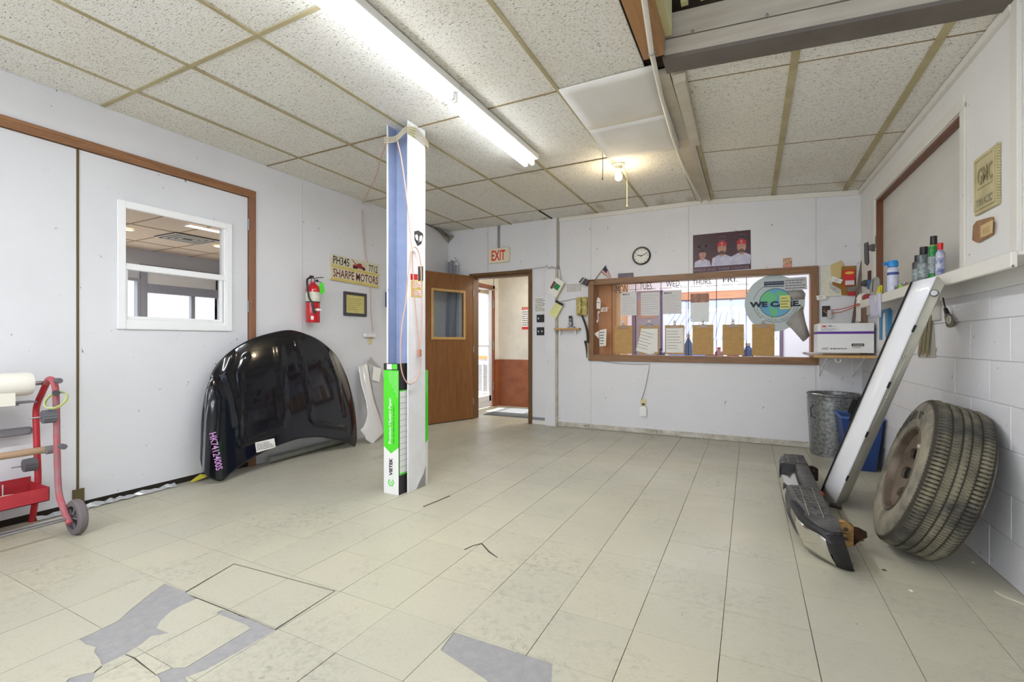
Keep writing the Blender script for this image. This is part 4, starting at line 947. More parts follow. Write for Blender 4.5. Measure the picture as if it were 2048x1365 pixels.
wp = [(1034, 541), (1060, 538), (1080, 536), (1090, 534), (1094, 532), (1098, 537), (1104, 534), (1112, 537), (1118, 532), (1121, 545), (1122, 560)]
MB().tube(smooth_path([BW.p(*uv(BW, x, y, .05), .056) for x, y in wp], 3), .0035, 5).build('wire', wirem, t, smooth=True)
t = wthing('conduit_strip', 'dark vertical conduit beside the upper pilaster', 'pipe', (1118, 480))
MB().fb(BW, -2.245, 2.06, -2.222, 2.73, 0, .02).build('pipe', M('brown_grey', (168, 162, 152), .7), t)
t = wthing('paper_notice', 'handwritten paper notice taped above the black switch plates', 'paper', (1080, 610))
MB().fb(BW, -2.572, 1.50, -2.415, 1.70, .0005, .0015).build('sheet', paper, t); scribble(BW, -2.565, 1.51, -2.42, 1.69, 8, .0015, ink, t, seed=5)['kind'] = 'stuff'
for b0, b1, lab, n in ((1.365, 1.468, 'upper black switch plate beside the pilaster', 1), (1.192, 1.30, 'lower black switch plate with two levers beside the pilaster', 2)):
    t = thing('switch_plate', lab, 'light switch', BW.p(-2.49, b0), 'switch plates by the door')
    MB().fb(BW, -2.545, b0, -2.435, b1, 0, .006).build('plate', black, t, bevel=.002)
    for k in range(n):
        x = -2.515+.05*k+(.0 if n == 2 else .0); MB().fb(BW, x-.006, b0+.04, x+.006, b0+.065, .006, .02).build('toggle', white, t, bevel=.001)
t = wthing('wall_calendar', 'small tilted calendar card with a green stripe pinned to the pilaster', 'calendar', (1111, 574))
card(BW, ((1113, 555), (1129, 565), (1112, 596), (1096, 584)), .052, .056, 'sheet', paper, t)
card(BW, ((1112, 566), (1121, 572), (1115, 582), (1106, 576)), .056, .057, 'green_print', M('cal_green', (34, 132, 72), .6), t)
card(BW, ((1108, 562), (1112, 565), (1104, 579), (1100, 576)), .056, .057, 'brown_print', M('cal_brown', (112, 62, 50), .6), t)
card(BW, ((1129, 565), (1130, 567), (1113, 597), (1112, 596)), .052, .062, 'page_edge', M('page_yellow', (196, 186, 130), .7), t)
t = wthing('note_pad', 'yellow note pad with a black binding clipped to the pilaster', 'note pad', (1111, 618))
card(BW, ((1112, 604), (1126, 612), (1112, 638), (1097, 628)), .052, .06, 'pages', M('legal_yellow', (222, 222, 158), .7), t)
card(BW, ((1112, 600), (1127, 608), (1126, 613), (1111, 605)), .052, .066, 'binding', black, t)
t = wthing('barcode_sheet', 'white strip printed with grey vertical bars on the back wall', 'paper', (1150, 575))
MB().fb(BW, -2.122, 1.745, -1.905, 1.86, .0005, .0015).build('sheet', paper, t)
m = MB(); rg = random.Random(2); a = -2.115
while a < -1.915: w = rg.uniform(.002, .009); m.fb(BW, a, 1.75, a+w, 1.855, .0015, .002); a += w+rg.uniform(.004, .009)
m.build('bars', M('bar_grey', (150, 146, 150), .6), t)['kind'] = 'stuff'
t = wthing('wall_phone', 'grimy yellow wall telephone with handset left of the oak window', 'telephone', (1166, 613))
yp_ = M('phone_yellow', (206, 190, 116), .5, col2=(150, 134, 70), ns=22, amt=.3, speck=(60, .62, (60, 50, 34)))
MB().fb(BW, -1.975, 1.44, -1.835, 1.675, 0, .05).build('body', yp_, t, bevel=.008)
MB().fb(BW, -1.945, 1.47, -1.90, 1.655, .055, .085).fb(BW, -1.945, 1.61, -1.90, 1.66, .05, .09).fb(BW, -1.945, 1.465, -1.90, 1.51, .05, .09).build('handset', yp_, t, bevel=.006)
m = MB(); pth = []
for k in range(140):
    q = k/139; c0 = BW.p(-1.90+.055*math.sin(q*2.2)+.03*q, 1.45-.36*q+.0, .05); an = k*1.25
    pth.append(c0+V((.014*math.cos(an), .014*math.sin(an), 0)))
m.tube(pth, .0045, 5).build('coiled_cord', M('grimy_cord', (70, 64, 50), .6), t, smooth=True)
MB().tube([BW.p(-1.865, 1.12, .02), BW.p(-1.85, 1.03, .012), BW.p(-1.845, .90, .01)], [.016, .012, .004], 6).build('cord_end', M('cord_rope', (76, 62, 48), .8), t)
MB().tube(smooth_path([BW.p(*uv(BW, x, y, .02), .02) for x, y in ((1156, 600), (1148, 598), (1136, 601), (1122, 603))], 3), .0028, 5).build('phone_wire', wirem, t, smooth=True)
t = wthing('small_shelf', 'narrow tan wooden shelf on the back wall under the wall telephone', 'shelf', (1140, 660))
MB().fb(BW, -2.262, 1.258, -1.925, 1.28, 0, .10).build('board', lightwood, t, bevel=.003)
for a in (-2.2, -1.99): MB().fb(BW, a, 1.20, a+.012, 1.258, 0, .06).build('bracket', white, t)
t = thing('cordless_phone', 'silver and black cordless telephone standing on the narrow shelf', 'telephone', BW.p(-2.04, 1.28, .05))
MB().fb(BW, -2.085, 1.28, -1.995, 1.30, .01, .09).build('cradle', M('silver_grey', (160, 160, 168), .4), t, bevel=.006)
HFm = BW.at(-2.045, 1.29, .06, .035); MB().fb(HFm, -.022, 0, .022, .15, 0, .022).build('handset', black, t, bevel=.006)
MB().fb(HFm, -.016, .085, .016, .115, .022, .023).build('screen', M('lcd_grey', (120, 128, 134), .3), t); MB().fb(HFm, -.015, .02, .015, .075, .022, .024).build('keypad', M('silver_grey', (160, 160, 168), .4), t)
t = wthing('security_camera', 'small dark box camera tilted on the upper left corner of the oak frame', 'camera', (1172, 564))
card(BW, ((1160, 566), (1168, 556), (1181, 562), (1175, 573)), .0, .06, 'body', M('camera_dark', (72, 60, 58), .5), t); card(BW, ((1160, 566), (1168, 556), (1170, 558), (1163, 568)), .06, .063, 'face', steel, t)
MB().tube([BW.p(*uv(BW, x, y, .03), .03) for x, y in ((1178, 563), (1186, 561), (1193, 566))], .004, 5).build('lead', black, t)
# flag
t = wthing('small_flag', 'small striped flag with a blue canton on a stick above the oak frame', 'flag', (1190, 560))
MB().tube([BW.p(*uv(BW, x, y, .02), .02) for x, y in ((1190, 560), (1201, 545), (1212, 531))], .004, 6).build('stick', wood('dark_stick', (90, 62, 44), (66, 44, 30), 2), t)
fp = lambda px, py: uv(BW, px, py, .025)
A, B_, Cc, Dd = fp(1211, 532), fp(1203, 545), fp(1220, 559), fp(1221, 553)
for k in range(7):
    q0, q1 = k/7, (k+1)/7; L_ = lambda p, q, r: (p[0]+(q[0]-p[0])*r, p[1]+(q[1]-p[1])*r)
    MB().poly(BW, [L_(A, B_, q0), L_(A, B_, q1), L_(Dd, Cc, q1), L_(Dd, Cc, q0)], .022+.001*(k % 2), .024+.001*(k % 2)).build('stripe', M('flag_red', (160, 40, 52), .7) if k % 2 == 0 else paper, t)
MB().poly(BW, [A, L_(A, B_, .55), L_(L_(A, B_, .55), L_(Dd, Cc, .55), .42), L_(A, Dd, .42)], .025, .027).build('canton', M('flag_blue', (44, 42, 72), .7), t)
# clock
t = wthing('wall_clock', 'round wall clock with a black rim above the oak window', 'clock', (1283, 512))
cl = (-1.163, 2.142); CF = BW.at(*cl)
MB().lathe(CF.p(0, 0, 0), CF.n, [(0, 0), (.108, 0), (.110, .018), (.104, .028), (.092, .026), (.090, .012), (0, .012)], 40).build('rim', black, t, smooth=True)
MB().lathe(CF.p(0, 0, .0125), CF.n, [(.09, 0), (0, .001)], 40).build('dial', paper, t)
m = MB()
for k in range(12):
    f2 = CF.at(0, 0, k*PI/6); m.fb(f2, -.0025, .068, .0025, .084, .0137, .0145)
m.build('hour_marks', ink, t)['kind'] = 'stuff'
f2 = CF.at(0, 0, 1.35); MB().fb(f2, -.004, -.012, .004, .05, .016, .0175).build('hour_hand', ink, t)
f2 = CF.at(0, 0, -1.15); MB().fb(f2, -.003, -.015, .003, .072, .018, .0195).build('minute_hand', ink, t)
t = wthing('photo_box', 'small dark picture box standing on top of the oak frame', 'box', (1252, 556))
MB().fb(BW, -1.445, 1.892, -1.26, 1.945, .0, .02).build('box', M('dark_photo', (66, 60, 78), .4, col2=(110, 86, 96), ns=40), t)
# poster
t = wthing('baseball_poster', 'dark poster of three men in white shirts with red caps above the window', 'poster', (1443, 504))
pq = [(1386, 471), (1501, 460), (1502, 538), (1386, 547)]
U = [uv(BW, *p) for p in pq]; pu0, pu1 = U[0][0], U[1][0]; pv0, pv1 = 1.898, 2.335
PS = BW
MB().poly(PS, U, .001, .004).build('sheet', M('poster_dark', (44, 28, 40), .35, col2=(84, 26, 40), ns=2.5, amt=.6), t)
skin = M('skin_print', (196, 148, 132), .5, col2=(168, 118, 106), ns=20); capr = M('cap_red', (186, 44, 48), .5); jer = M('jersey_print', (206, 204, 222), .5, col2=(170, 168, 196), ns=14)
smoke = M('smoke_print', (120, 96, 100), .5, col2=(66, 44, 54), ns=26, amt=.4); beard = M('beard_print', (98, 70, 62), .5)
def pp2(x, y): return uv(BW, x, y)
def blob(px, py, rx_, ry_, d, nm, mt, n=20):
    a, b = pp2(px, py); return MB().disc(BW, a, b, rx_, ry_, d, d+.0005, n).build(nm, mt, t)
for k, (cx, cy, sc_, cap) in enumerate(((1405, 508, .85, False), (1444, 496, 1.05, True), (1483, 492, 1.05, True))):
    e = .0042+.0015*k
    a, b = pp2(cx, cy); s1 = .055*sc_
    MB().poly(BW, [(a-1.9*s1, pv0+.062), (a-1.7*s1, b-1.9*s1), (a-.6*s1, b-1.35*s1), (a+.6*s1, b-1.35*s1), (a+1.65*s1, b-1.9*s1), (min(a+1.9*s1, pu1-.004), pv0+.062)], e, e+.0004).build('shirt_print', jer, t)
    MB().fb(BW, a-.4*s1, b-1.7*s1, a+.4*s1, b-.6*s1, e+.0002, e+.0007).build('neck_print', skin, t)
    MB().disc(BW, a, b-.2*s1, .78*s1, 1.05*s1, e+.0005, e+.001).build('face_print', skin, t)
    MB().fb(BW, a-.35*s1, b-.05*s1, a-.12*s1, b+.03*s1, e+.001, e+.0014).fb(BW, a+.12*s1, b-.05*s1, a+.35*s1, b+.03*s1, e+.001, e+.0014).fb(BW, a-.2*s1, b-.75*s1, a+.2*s1, b-.68*s1, e+.001, e+.0014).build('features_print', beard, t)['kind'] = 'stuff'
    if cap:
        MB().disc(BW, a, b-.95*s1, .5*s1, .38*s1, e+.001, e+.0013).build('beard_print', beard, t)
        MB().poly(BW, [(a-.85*s1, b+.25*s1), (a-.75*s1, b+.95*s1), (a-.3*s1, b+1.3*s1), (a+.35*s1, b+1.3*s1), (a+.8*s1, b+.9*s1), (a+.85*s1, b+.25*s1), (a, b+.42*s1)], e+.0012, e+.0018).build('cap_print', capr, t)
        text('C', BW, a-.16*s1, b+.62*s1, a+.16*s1, b+1.0*s1, e+.002, paper, t, bold=.02)
    else: MB().poly(BW, [(a-.75*s1, b+.3*s1), (a-.5*s1, b+.95*s1), (a+.5*s1, b+.95*s1), (a+.75*s1, b+.3*s1)], e+.0012, e+.0018).build('cap_print', M('cap_dark', (56, 36, 44), .5), t)
    f3 = BW.at(a, b+1.7*s1); m = MB()
    for q in range(16): m.disc(f3, .9*s1*math.cos(q*PI/8), .38*s1*math.sin(q*PI/8)+.1*s1, .012, .008, e+.0002, e+.0004, 6)
    m.build('halo_print', smoke, t)['kind'] = 'stuff'
text('KINGS AND THEIR CASTLES', BW, pu0+.01, pv0+.012, pu1-.015, pv0+.042, .009, M('poster_lettering', (150, 130, 150), .5), t)
t = wthing('small_sticker', 'small pink and cream sticker on the wall above the oak frame', 'sticker', (1575, 526))
MB().fb(BW, .317, 1.895, .40, 1.995, .0005, .0015).build('sheet', M('sticker_cream', (226, 200, 160), .6, col2=(150, 90, 70), ns=50, amt=.3), t); MB().fb(BW, .325, 1.895, .395, 1.925, .0015, .002).build('pink_band', M('sticker_pink', (220, 150, 140), .6), t)
# papers and clipboards on the glass
G0 = GD+.001
hb_ = M('hardboard', (190, 152, 92), .6, col2=(178, 138, 78), ns=30, amt=.4); clipm = M('clip_metal', (120, 104, 92), .35, .8)
labs = ['bare brown clipboard hanging first from the left on the window glass', 'clipboard with loose tilted papers hanging on the window glass', 'clipboard holding one written form on the window glass',
        'bare brown clipboard hanging under the picture postcard', 'bare brown clipboard hanging between the last two, below FRI.', 'bare brown clipboard hanging below the round globe sign']
for i, (xa, xb) in enumerate(((1229, 1265), (1279, 1318), (1330, 1369), (1385, 1427), (1445, 1488), (1504, 1549))):
    a0, _ = uv(BW, xa, 680, G0); a1, _ = uv(BW, xb, 680, G0); w = a1-a0; bt_ = 1.305-.0012*i; bb_ = bt_-.345
    t = thing('clipboard', labs[i], 'clipboard', BW.p(a0, bb_, G0), 'clipboards on the window'); G0 = GD+.0065
    MB().fb(BW, a0, bb_, a1, bt_, G0, G0+.004).build('board', hb_, t, bevel=.0015)
    c = (a0+a1)/2; MB().poly(BW, [(c-.075, bt_-.035), (c-.055, bt_-.02), (c-.02, bt_-.008), (c-.014, bt_+.012), (c+.014, bt_+.012), (c+.02, bt_-.008), (c+.055, bt_-.02), (c+.075, bt_-.035)], G0+.004, G0+.010).build('clip', clipm, t)
    MB().tube([BW.p(c+.011*math.cos(q*PI/6), bt_+.02+.016*math.sin(q*PI/6), G0+.006) for q in range(12)], .003, 5, closed=True).build('loop', clipm, t)
    MB().fb(BW, c-.014, bt_+.02, c+.014, bt_+.06, G0, G0+.0015).build('tape', M('clear_tape', (206, 208, 210), .3), t)
    if i == 1:
        for nm, rot, dx, dy in (('paper', .0, 0, 0), ('paper', -.28, .01, -.02), ('paper', -.14, .0, -.01)):
            f3 = BW.at(c+dx, bt_-.04+dy, rot, G0+.0045+.0006*abs(rot)*10); o = MB().fb(f3, -.095, -.28, .10, 0, 0, .0006).build(nm, paper, t)
        scribble(f3.at(0, 0, -.14), -.08, -.25, .08, -.02, 6, .003, ink, t, seed=4, th=.12)['kind'] = 'stuff'
    if i == 2:
        MB().fb(BW, a0+.012, bb_+.02, a1-.01, bt_-.035, G0+.0045, G0+.0052).build('paper', paper, t); scribble(BW, a0+.025, bb_+.06, a1-.02, bt_-.05, 7, G0+.0053, ink, t, seed=6, th=.14)['kind'] = 'stuff'
G0 = GD+.001
pap = [(1243, 585, 1273, 631, 'work order sheet taped to the glass below MON.', 1), (1282, 586, 1319, 631, 'written sheet taped to the glass below TUES.', 0), (1326, 582, 1363, 628, 'work order sheet taped to the glass below WED.', 1), (1381, 606, 1418, 644, 'pale blank lower half of a sheet below THURS.', 2)]
for xa, ya, xb, yb, lab, kd in pap:
    a0, b1 = uv(BW, xa, ya, G0); a1, b0 = uv(BW, xb, yb, G0); t = thing('taped_sheet', lab, 'paper', BW.p(a0, b0, G0), 'sheets taped to the window')
    MB().fb(BW, a0, b0, a1, b1, G0, G0+.001).build('sheet', M('backlit_paper', (214, 212, 214), .8, amt=.2) if kd < 2 else M('pale_card', (222, 226, 228), .6, amt=.1), t)
    if kd < 2: scribble(BW, a0+.01, b0+.02, a1-.01, b1-(.05 if kd else .02), 9, G0+.0012, M('grey_print', (120, 118, 124), .7), t, seed=int(xa), th=.1)['kind'] = 'stuff'
    if kd == 1: text('MARCS', BW, a0+.015, b1-.04, a0+.10, b1-.018, G0+.0015, ink, t, bold=.02)
    if kd == 2:
        c0 = uv(BW, 1381, 588, G0); MB().fb(BW, a0, b1, a1, c0[1], G0, G0+.001).build('picture', M('sunset_print', (196, 142, 118), .5, col2=(92, 52, 46), ns=14, amt=.6), t)
t = wthing('small_label', 'white label sticker near the left edge of the window glass', 'paper', (1197, 610))
card(BW, ((1193, 603), (1196, 594), (1201, 600), (1201, 618), (1193, 618)), G0, G0+.001, 'sheet', paper, t); MB().fb(BW, -1.735, 1.60, -1.69, 1.606, G0+.001, G0+.0015).build('line', ink, t)
t = wthing('taped_note', 'small white price list taped at the lower left of the window glass', 'paper', (1205, 675))
card(BW, ((1199, 661), (1213, 658), (1212, 692), (1199, 693)), G0+.002, G0+.003, 'sheet', paper, t); card(BW, ((1188, 668), (1198, 662), (1198, 678)), G0, G0+.001, 'torn_corner', paper, t)
q = uv(BW, 1200, 690, G0); q2 = uv(BW, 1211, 662, G0); scribble(BW, q[0], q[1], q2[0], q2[1], 5, G0+.003, ink, t, seed=12)['kind'] = 'stuff'
text('ES', BW, *uv(BW, 1201, 624, G0), *uv(BW, 1217, 615, G0), G0+.001, white, w2, bold=.02, shear=.3)
text('S', BW, *uv(BW, 1193, 646, G0), *uv(BW, 1199, 622, G0), G0+.001, white, w2, bold=.02, shear=.5)
# globe sign
t = wthing('globe_sign', 'round grey WE CARE. sign with a blue and green globe on the window glass', 'sign', (1550, 608))
gc = uv(BW, 1548, 607, G0); GR = .305
MB().disc(BW, gc[0], gc[1], GR*.93, GR, G0, G0+.002, 64).build('disc', M('sign_silver', (184, 196, 198), .5, amt=.2), t)
gl_ = uv(BW, 1551, 606, G0)
def ring2(r0, r1, d, nm, mt, a0=0, a1=2*PI, n=64):
    m = MB()
    for k in range(n):
        p, q = a0+(a1-a0)*k/n, a0+(a1-a0)*(k+1)/n
        m.poly(BW, [(gl_[0]+r0*math.cos(p), gl_[1]+r0*math.sin(p)), (gl_[0]+r1*math.cos(p), gl_[1]+r1*math.sin(p)), (gl_[0]+r1*math.cos(q), gl_[1]+r1*math.sin(q)), (gl_[0]+r0*math.cos(q), gl_[1]+r0*math.sin(q))], d, d+.0005)
    o = m.build(nm, mt, t); o['kind'] = 'stuff'; return o
ring2(.208, .212, G0+.002, 'outer_ring', ink); ring2(.150, .155, G0+.003, 'globe_ring', ink)
MB().disc(BW, gl_[0], gl_[1], .151, .151, G0+.002, G0+.0028, 48).build('globe_print', M('globe_blue', (98, 166, 200), .5, amt=.1), t)
gg = M('globe_green', (104, 192, 132), .5, amt=.15)
def land(px, nm='land_print'): return MB().poly(BW, [uv(BW, x, y, G0) for x, y in px], G0+.0028, G0+.0034).build(nm, gg, t)
land(((1521, 594), (1530, 586), (1540, 583), (1548, 589), (1556, 592), (1552, 599), (1546, 604), (1541, 612), (1537, 606), (1530, 604), (1522, 603)))
land(((1541, 614), (1548, 615), (1556, 621), (1553, 630), (1546, 636), (1543, 639), (1542, 628), (1538, 620)))
land(((1549, 586), (1560, 582), (1572, 586), (1580, 596), (1577, 603), (1566, 602), (1556, 602), (1560, 594)))
bn = [uv(BW, x, y, G0) for x, y in ((1493, 602), (1508, 600), (1598, 597), (1603, 600), (1603, 614), (1594, 616), (1508, 618), (1499, 618))]
MB().poly(BW, [bn[0], bn[1], bn[6], bn[7]], G0+.0036, G0+.004).build('banner_end', M('sign_silver', (184, 196, 198), .5), t); MB().poly(BW, [(gl_[0]+.17, bn[2][1]), bn[3], bn[4], (gl_[0]+.17, bn[5][1])], G0+.0036, G0+.004).build('banner_end', M('sign_silver', (184, 196, 198), .5), t)
u0, v0 = uv(BW, 1499, 616, G0); u1, v1 = uv(BW, 1602, 601, G0)
text('WE CARE.', BW, u0, v0, u1, v1, G0+.0045, M('navy_ink', (20, 26, 44), .5), t, bold=.06)
s_ = 'We use Safety-Kleen Environmental Services'
for k, ch in enumerate(s_):
    if ch == ' ': continue
    an = PI+.36+(PI-.72)*k/(len(s_)-1); f3 = Fr(BW.p(gl_[0]+.187*math.cos(an), gl_[1]+.187*math.sin(an), 0), -V((math.sin(an), 0, -math.cos(an))), V((-math.cos(an), 0, -math.sin(an))))
    w = {'i': .003, 'l': .003, 't': .005, 'f': .005, '-': .005, 'r': .005, 'm': .012, 'W': .014}.get(ch, .008); h = .017 if ch in 'WSKEtfdhkl' else .012; b0 = -.008
    if ch == '-': h, b0 = .003, -.002
    text(ch, f3, -w/2, b0, w/2, b0+h, G0+.0025, ink, t)
u0, v0 = uv(BW, 1528, 572, G0); u1, v1 = uv(BW, 1568, 562, G0)
MB().fb(BW, u0, v0+.002, u1, v1, G0+.002, G0+.003).build('logo_block', M('logo_navy', (52, 52, 84), .5), t); text('safety-kleen', BW, u0+.006, v0+.02, u1-.006, v1-.01, G0+.0032, M('sign_silver', (184, 196, 198), .5), t)
MB().fb(BW, u0, v0-.016, u1, v0-.008, G0+.002, G0+.003).build('logo_rule', ink, t)
for nm, lab, px, mt, sd, cat in (('memo_sheet', 'grey handwritten memo taped over the top right of the globe sign', ((1568, 557), (1613, 554), (1614, 579), (1569, 580)), M('memo_grey', (196, 198, 202), .8), 21, 'paper'),
    ('sticky_note', 'yellow sticky note stuck over the lettering of the globe sign', ((1559, 592), (1581, 590), (1581, 618), (1560, 619)), M('sticky_yellow', (222, 220, 142), .8), 22, 'note')):
    t = wthing(nm, lab, cat, px[0]); card(BW, px, G0+.006, G0+.0075, 'sheet', mt, t)
    q = [uv(BW, *p, G0+.006) for p in px]; scribble(BW, q[3][0]+.008, q[2][1]+.01, q[1][0]-.008, q[0][1]-.01, 4, G0+.0075, ink, t, seed=sd, th=.25)['kind'] = 'stuff'
t = wthing('curled_newspaper', 'curled sheet of newsprint hanging from the right side of the window glass', 'paper', (1600, 630))
nm_ = M('newsprint', (176, 172, 168), .8, col2=(150, 146, 142), ns=90, amt=.4)
r1 = [uv(BW, x, y, .0) for x, y in ((1571, 645), (1603, 615), (1604, 612))]; 
MB().grid([[BW.p(*uv(BW, 1571, 646), -.02), BW.p(*uv(BW, 1585, 660), .0), BW.p(*uv(BW, 1606, 684), .012)], [BW.p(*uv(BW, 1588, 630), -.01), BW.p(*uv(BW, 1600, 650), .02), BW.p(*uv(BW, 1612, 680), .02)], [BW.p(*uv(BW, 1605, 612), -.018), BW.p(*uv(BW, 1611, 645), .01), BW.p(*uv(BW, 1620, 672), -.01)]]).build('sheet', nm_, t, smooth=True, solid=.001)
MB().grid([[BW.p(*uv(BW, 1572, 582), -.024), BW.p(*uv(BW, 1606, 580), -.022)], [BW.p(*uv(BW, 1580, 590), -.0), BW.p(*uv(BW, 1611, 588), .0)], [BW.p(*uv(BW, 1585, 600), -.02), BW.p(*uv(BW, 1610, 598), -.02)]]).build('folded_sheet', nm_, t, smooth=True, solid=.001)

# ---- right end of the back wall
cork = M('cork', (168, 124, 62), .9, col2=(140, 98, 44), ns=70, bump=.3)
t = wthing('cork_board', 'small brown cork board on the back wall near the right corner', 'board', (1695, 560)); card(BW, ((1664, 534), (1712, 532), (1711, 592), (1662, 590)), .001, .012, 'board', cork, t)
for nm, lab, px, mt, sd, d0, cat in (
    ('tall_list', 'tall speckled paper list right of the oak window', ((1642, 533), (1662, 533), (1665, 570), (1682, 580), (1683, 592), (1642, 594)), M('list_paper', (226, 224, 206), .8, col2=(204, 206, 190), ns=40), 31, .013, 'paper'),
    ('kraft_envelope', 'buff pointed envelope pinned above the cork board', ((1661, 531), (1682, 521), (1688, 533), (1683, 534), (1682, 556), (1663, 556)), M('kraft_buff', (206, 184, 128), .7, amt=.3), None, .016, 'envelope'),
    ('crumpled_receipt', 'crumpled white receipt pinned below the envelope', ((1664, 552), (1686, 560), (1681, 568), (1663, 563)), paper, 33, .021, 'paper'),
    ('folded_receipt', 'grey folded receipt on the lower cork board', ((1662, 568), (1683, 580), (1676, 588), (1658, 576)), M('receipt_grey', (190, 190, 186), .8), 34, .022, 'paper'),
    ('name_card', 'small white card leaning on the oak frame', ((1632, 592), (1651, 590), (1654, 598), (1634, 601)), paper, 35, .03, 'card')):
    t = wthing(nm, lab, cat, px[0]); card(BW, px, d0, d0+.002, 'sheet', mt, t)
    if sd:
        q = [uv(BW, *p, d0) for p in px]; c = [sum(x[k] for x in q)/len(q) for k in (0, 1)]; scribble(BW, c[0]-.02, c[1]-.015, c[0]+.02, c[1]+.015, 3, d0+.002, M('faint_ink', (110, 106, 110), .7), t, seed=sd)['kind'] = 'stuff'
redp = M('package_red', (206, 30, 34), .35, amt=.2)
t = wthing('bulb_package', 'red blister package with a yellow oval hanging on the cork board', 'package', (1700, 555)); card(BW, ((1685, 542), (1709, 540), (1709, 571), (1688, 573)), .013, .03, 'card', redp, t)
q = uv(BW, 1699, 546, .03); MB().disc(BW, q[0], q[1], .038, .014, .03, .032).build('oval_logo', M('logo_yellow', (230, 190, 70), .5), t); card(BW, ((1690, 562), (1708, 561), (1708, 570), (1690, 571)), .03, .045, 'blister', M('clear_blister', (214, 206, 210), .2), t)
t = wthing('bulb_package', 'small grey package with red bulbs low on the cork board', 'package', (1702, 585)); card(BW, ((1694, 575), (1711, 573), (1711, 583), (1694, 585)), .015, .03, 'card', M('pack_grey', (120, 118, 112), .5), t); card(BW, ((1694, 585), (1711, 583), (1710, 592), (1696, 592)), .015, .04, 'blister', M('blister_red', (190, 36, 44), .3), t)
t = wthing('outlet_box', 'black outlet box with a clear plug and two orange wires', 'socket', (1651, 623)); MB().fb(BW, .665, 1.363, .735, 1.475, 0, .006).build('plate', M('socket_black', (36, 30, 28), .5), t)
MB().fb(BW, .705, 1.345, .745, 1.43, .006, .05).build('plug', M('clear_plug', (200, 196, 196), .2), t, bevel=.005); MB().tube([BW.p(.69, 1.44, .03), BW.p(.675, 1.42, .045), BW.p(.70, 1.40, .05)], .006, 6).build('wire_end', M('copper', (180, 110, 80), .4, .5), t)
ow = M('orange_wire', (196, 82, 60), .5)
for k in (0, 1):
    MB().tube(smooth_path([BW.p(.735, 1.43-.035*k, .04), BW.p(.82, 1.435-.03*k, .12), V((.93, 5.45, 1.47-.01*k)), V((.965, 5.30, 1.50-.01*k))]), .004, 6).build('orange_wire', ow, t, smooth=True)
t = wthing('wooden_stick', 'long weathered grey-brown stick leaning in the right corner', 'stick', (1706, 648)); a, b = uv(BW, 1725, 522, .04), uv(BW, 1704, 660, .08)
sf = Fr(BW.p(*b, .08), (1, 0, 0), BW.p(*a, .03)-BW.p(*b, .08)); MB().fb(sf, -.014, 0, .014, (BW.p(*a, .03)-BW.p(*b, .08)).length, 0, .012).build('stick', wood('weathered_stick', (128, 112, 96), (98, 84, 70), 2), t, bevel=.003)
pb_ = V((.955, 5.20, 0))
t = thing('corner_post', 'brown timber edge board standing behind the white carton by the right wall', 'board', (.97, 5.42, .98)); MB().box(.945, 5.515, .99, 1.0, 5.535, 1.44).build('plank', M('brown_board', (132, 106, 84), .7), t, bevel=.002); MB().box(.915, 5.50, 1.30, .95, 5.535, 1.50).build('painted_block', trimw, t, bevel=.003)
# shelf, carton, papers
t = thing('wall_shelf', 'tan wooden shelf in the right corner holding the white carton', 'shelf', (.77, 5.45, .97))
MB().box(.535, 5.16, .962, 1.005, 5.74, .982).build('board', M('particle_tan', (206, 178, 134), .6, col2=(190, 160, 112), ns=30), t, bevel=.002); MB().box(.53, 5.152, .958, 1.005, 5.162, .984).build('edge_strip', lightwood, t, bevel=.002)
for x in (.64, .92): MB().tube([V((x, 5.20, .955)), V((x, 5.45, .86)), V((x, 5.745, .76))], .006, 6).tube([V((x, 5.745, .96)), V((x, 5.745, .74))], .006, 6).build('bracket', white, t)
MB().tube([V((.70, 5.17, .955)), V((.70, 5.165, .93)), V((.72, 5.165, .915)), V((.74, 5.165, .925)), V((.74, 5.17, .945))], .004, 6).build('hook', white, t, smooth=True)
t = thing('magazine_stack', 'thin stack of papers jutting over the left end of the corner shelf', 'papers', (.53, 5.3, .985))
for k, (dx, cm) in enumerate(((0, (220, 210, 214)), (.01, (230, 228, 224)), (-.008, (206, 186, 196)), (.006, (236, 234, 230)))):
    MB().box(.475+dx, 5.2+dx, .984+k*.005, .60+dx, 5.55, .988+k*.005).build('sheet', M('mag_%d' % k, cm, .6), t)
t = thing('white_carton', 'white carton with a purple stripe and red lettering on the corner shelf', 'box', (.77, 5.35, .99))
CB = Fr((.565, 5.195, 1.004), (1, 0, 0), (0, 0, 1)); cw = .428; ch_ = .272
MB().fb(CB, 0, 0, cw, ch_, -.28, 0).build('carton', boxw, t, bevel=.003); MB().fb(CB, -.001, .175, cw+.001, .197, -.2805, .0008).build('purple_stripe', M('purple_print', (92, 40, 152), .5), t)
text('3M', CB, .03, .235, .066, .258, .001, redink, t, bold=.03); text('PPS', CB, .085, .238, .112, .256, .001, ink, t, bold=.02); text('Series 2.0', CB, .114, .243, .145, .253, .001, ink, t)
MB().fb(CB, .075, .23, .077, .262, 0, .001).build('divider', M('grey_print', (120, 118, 124), .7), t); scribble(CB, .03, .204, .18, .232, 4, .0008, ink, t, seed=41, th=.3)['kind'] = 'stuff'
MB().fb(CB, .262, .062, .355, .086, 0, .001).build('black_label', ink, t); MB().fb(CB, .262, .04, .355, .061, 0, .001).build('white_label', paper, t); scribble(CB, .268, .045, .35, .058, 1, .0012, ink, t, seed=42)['kind'] = 'stuff'; scribble(CB, .272, .066, .35, .082, 1, .0012, white, t, seed=43, th=.4)['kind'] = 'stuff'
text('26000', CB, .034, .03, .085, .05, .001, ink, t); scribble(CB, .10, .03, .25, .05, 1, .0008, ink, t, seed=44, th=.4)['kind'] = 'stuff'
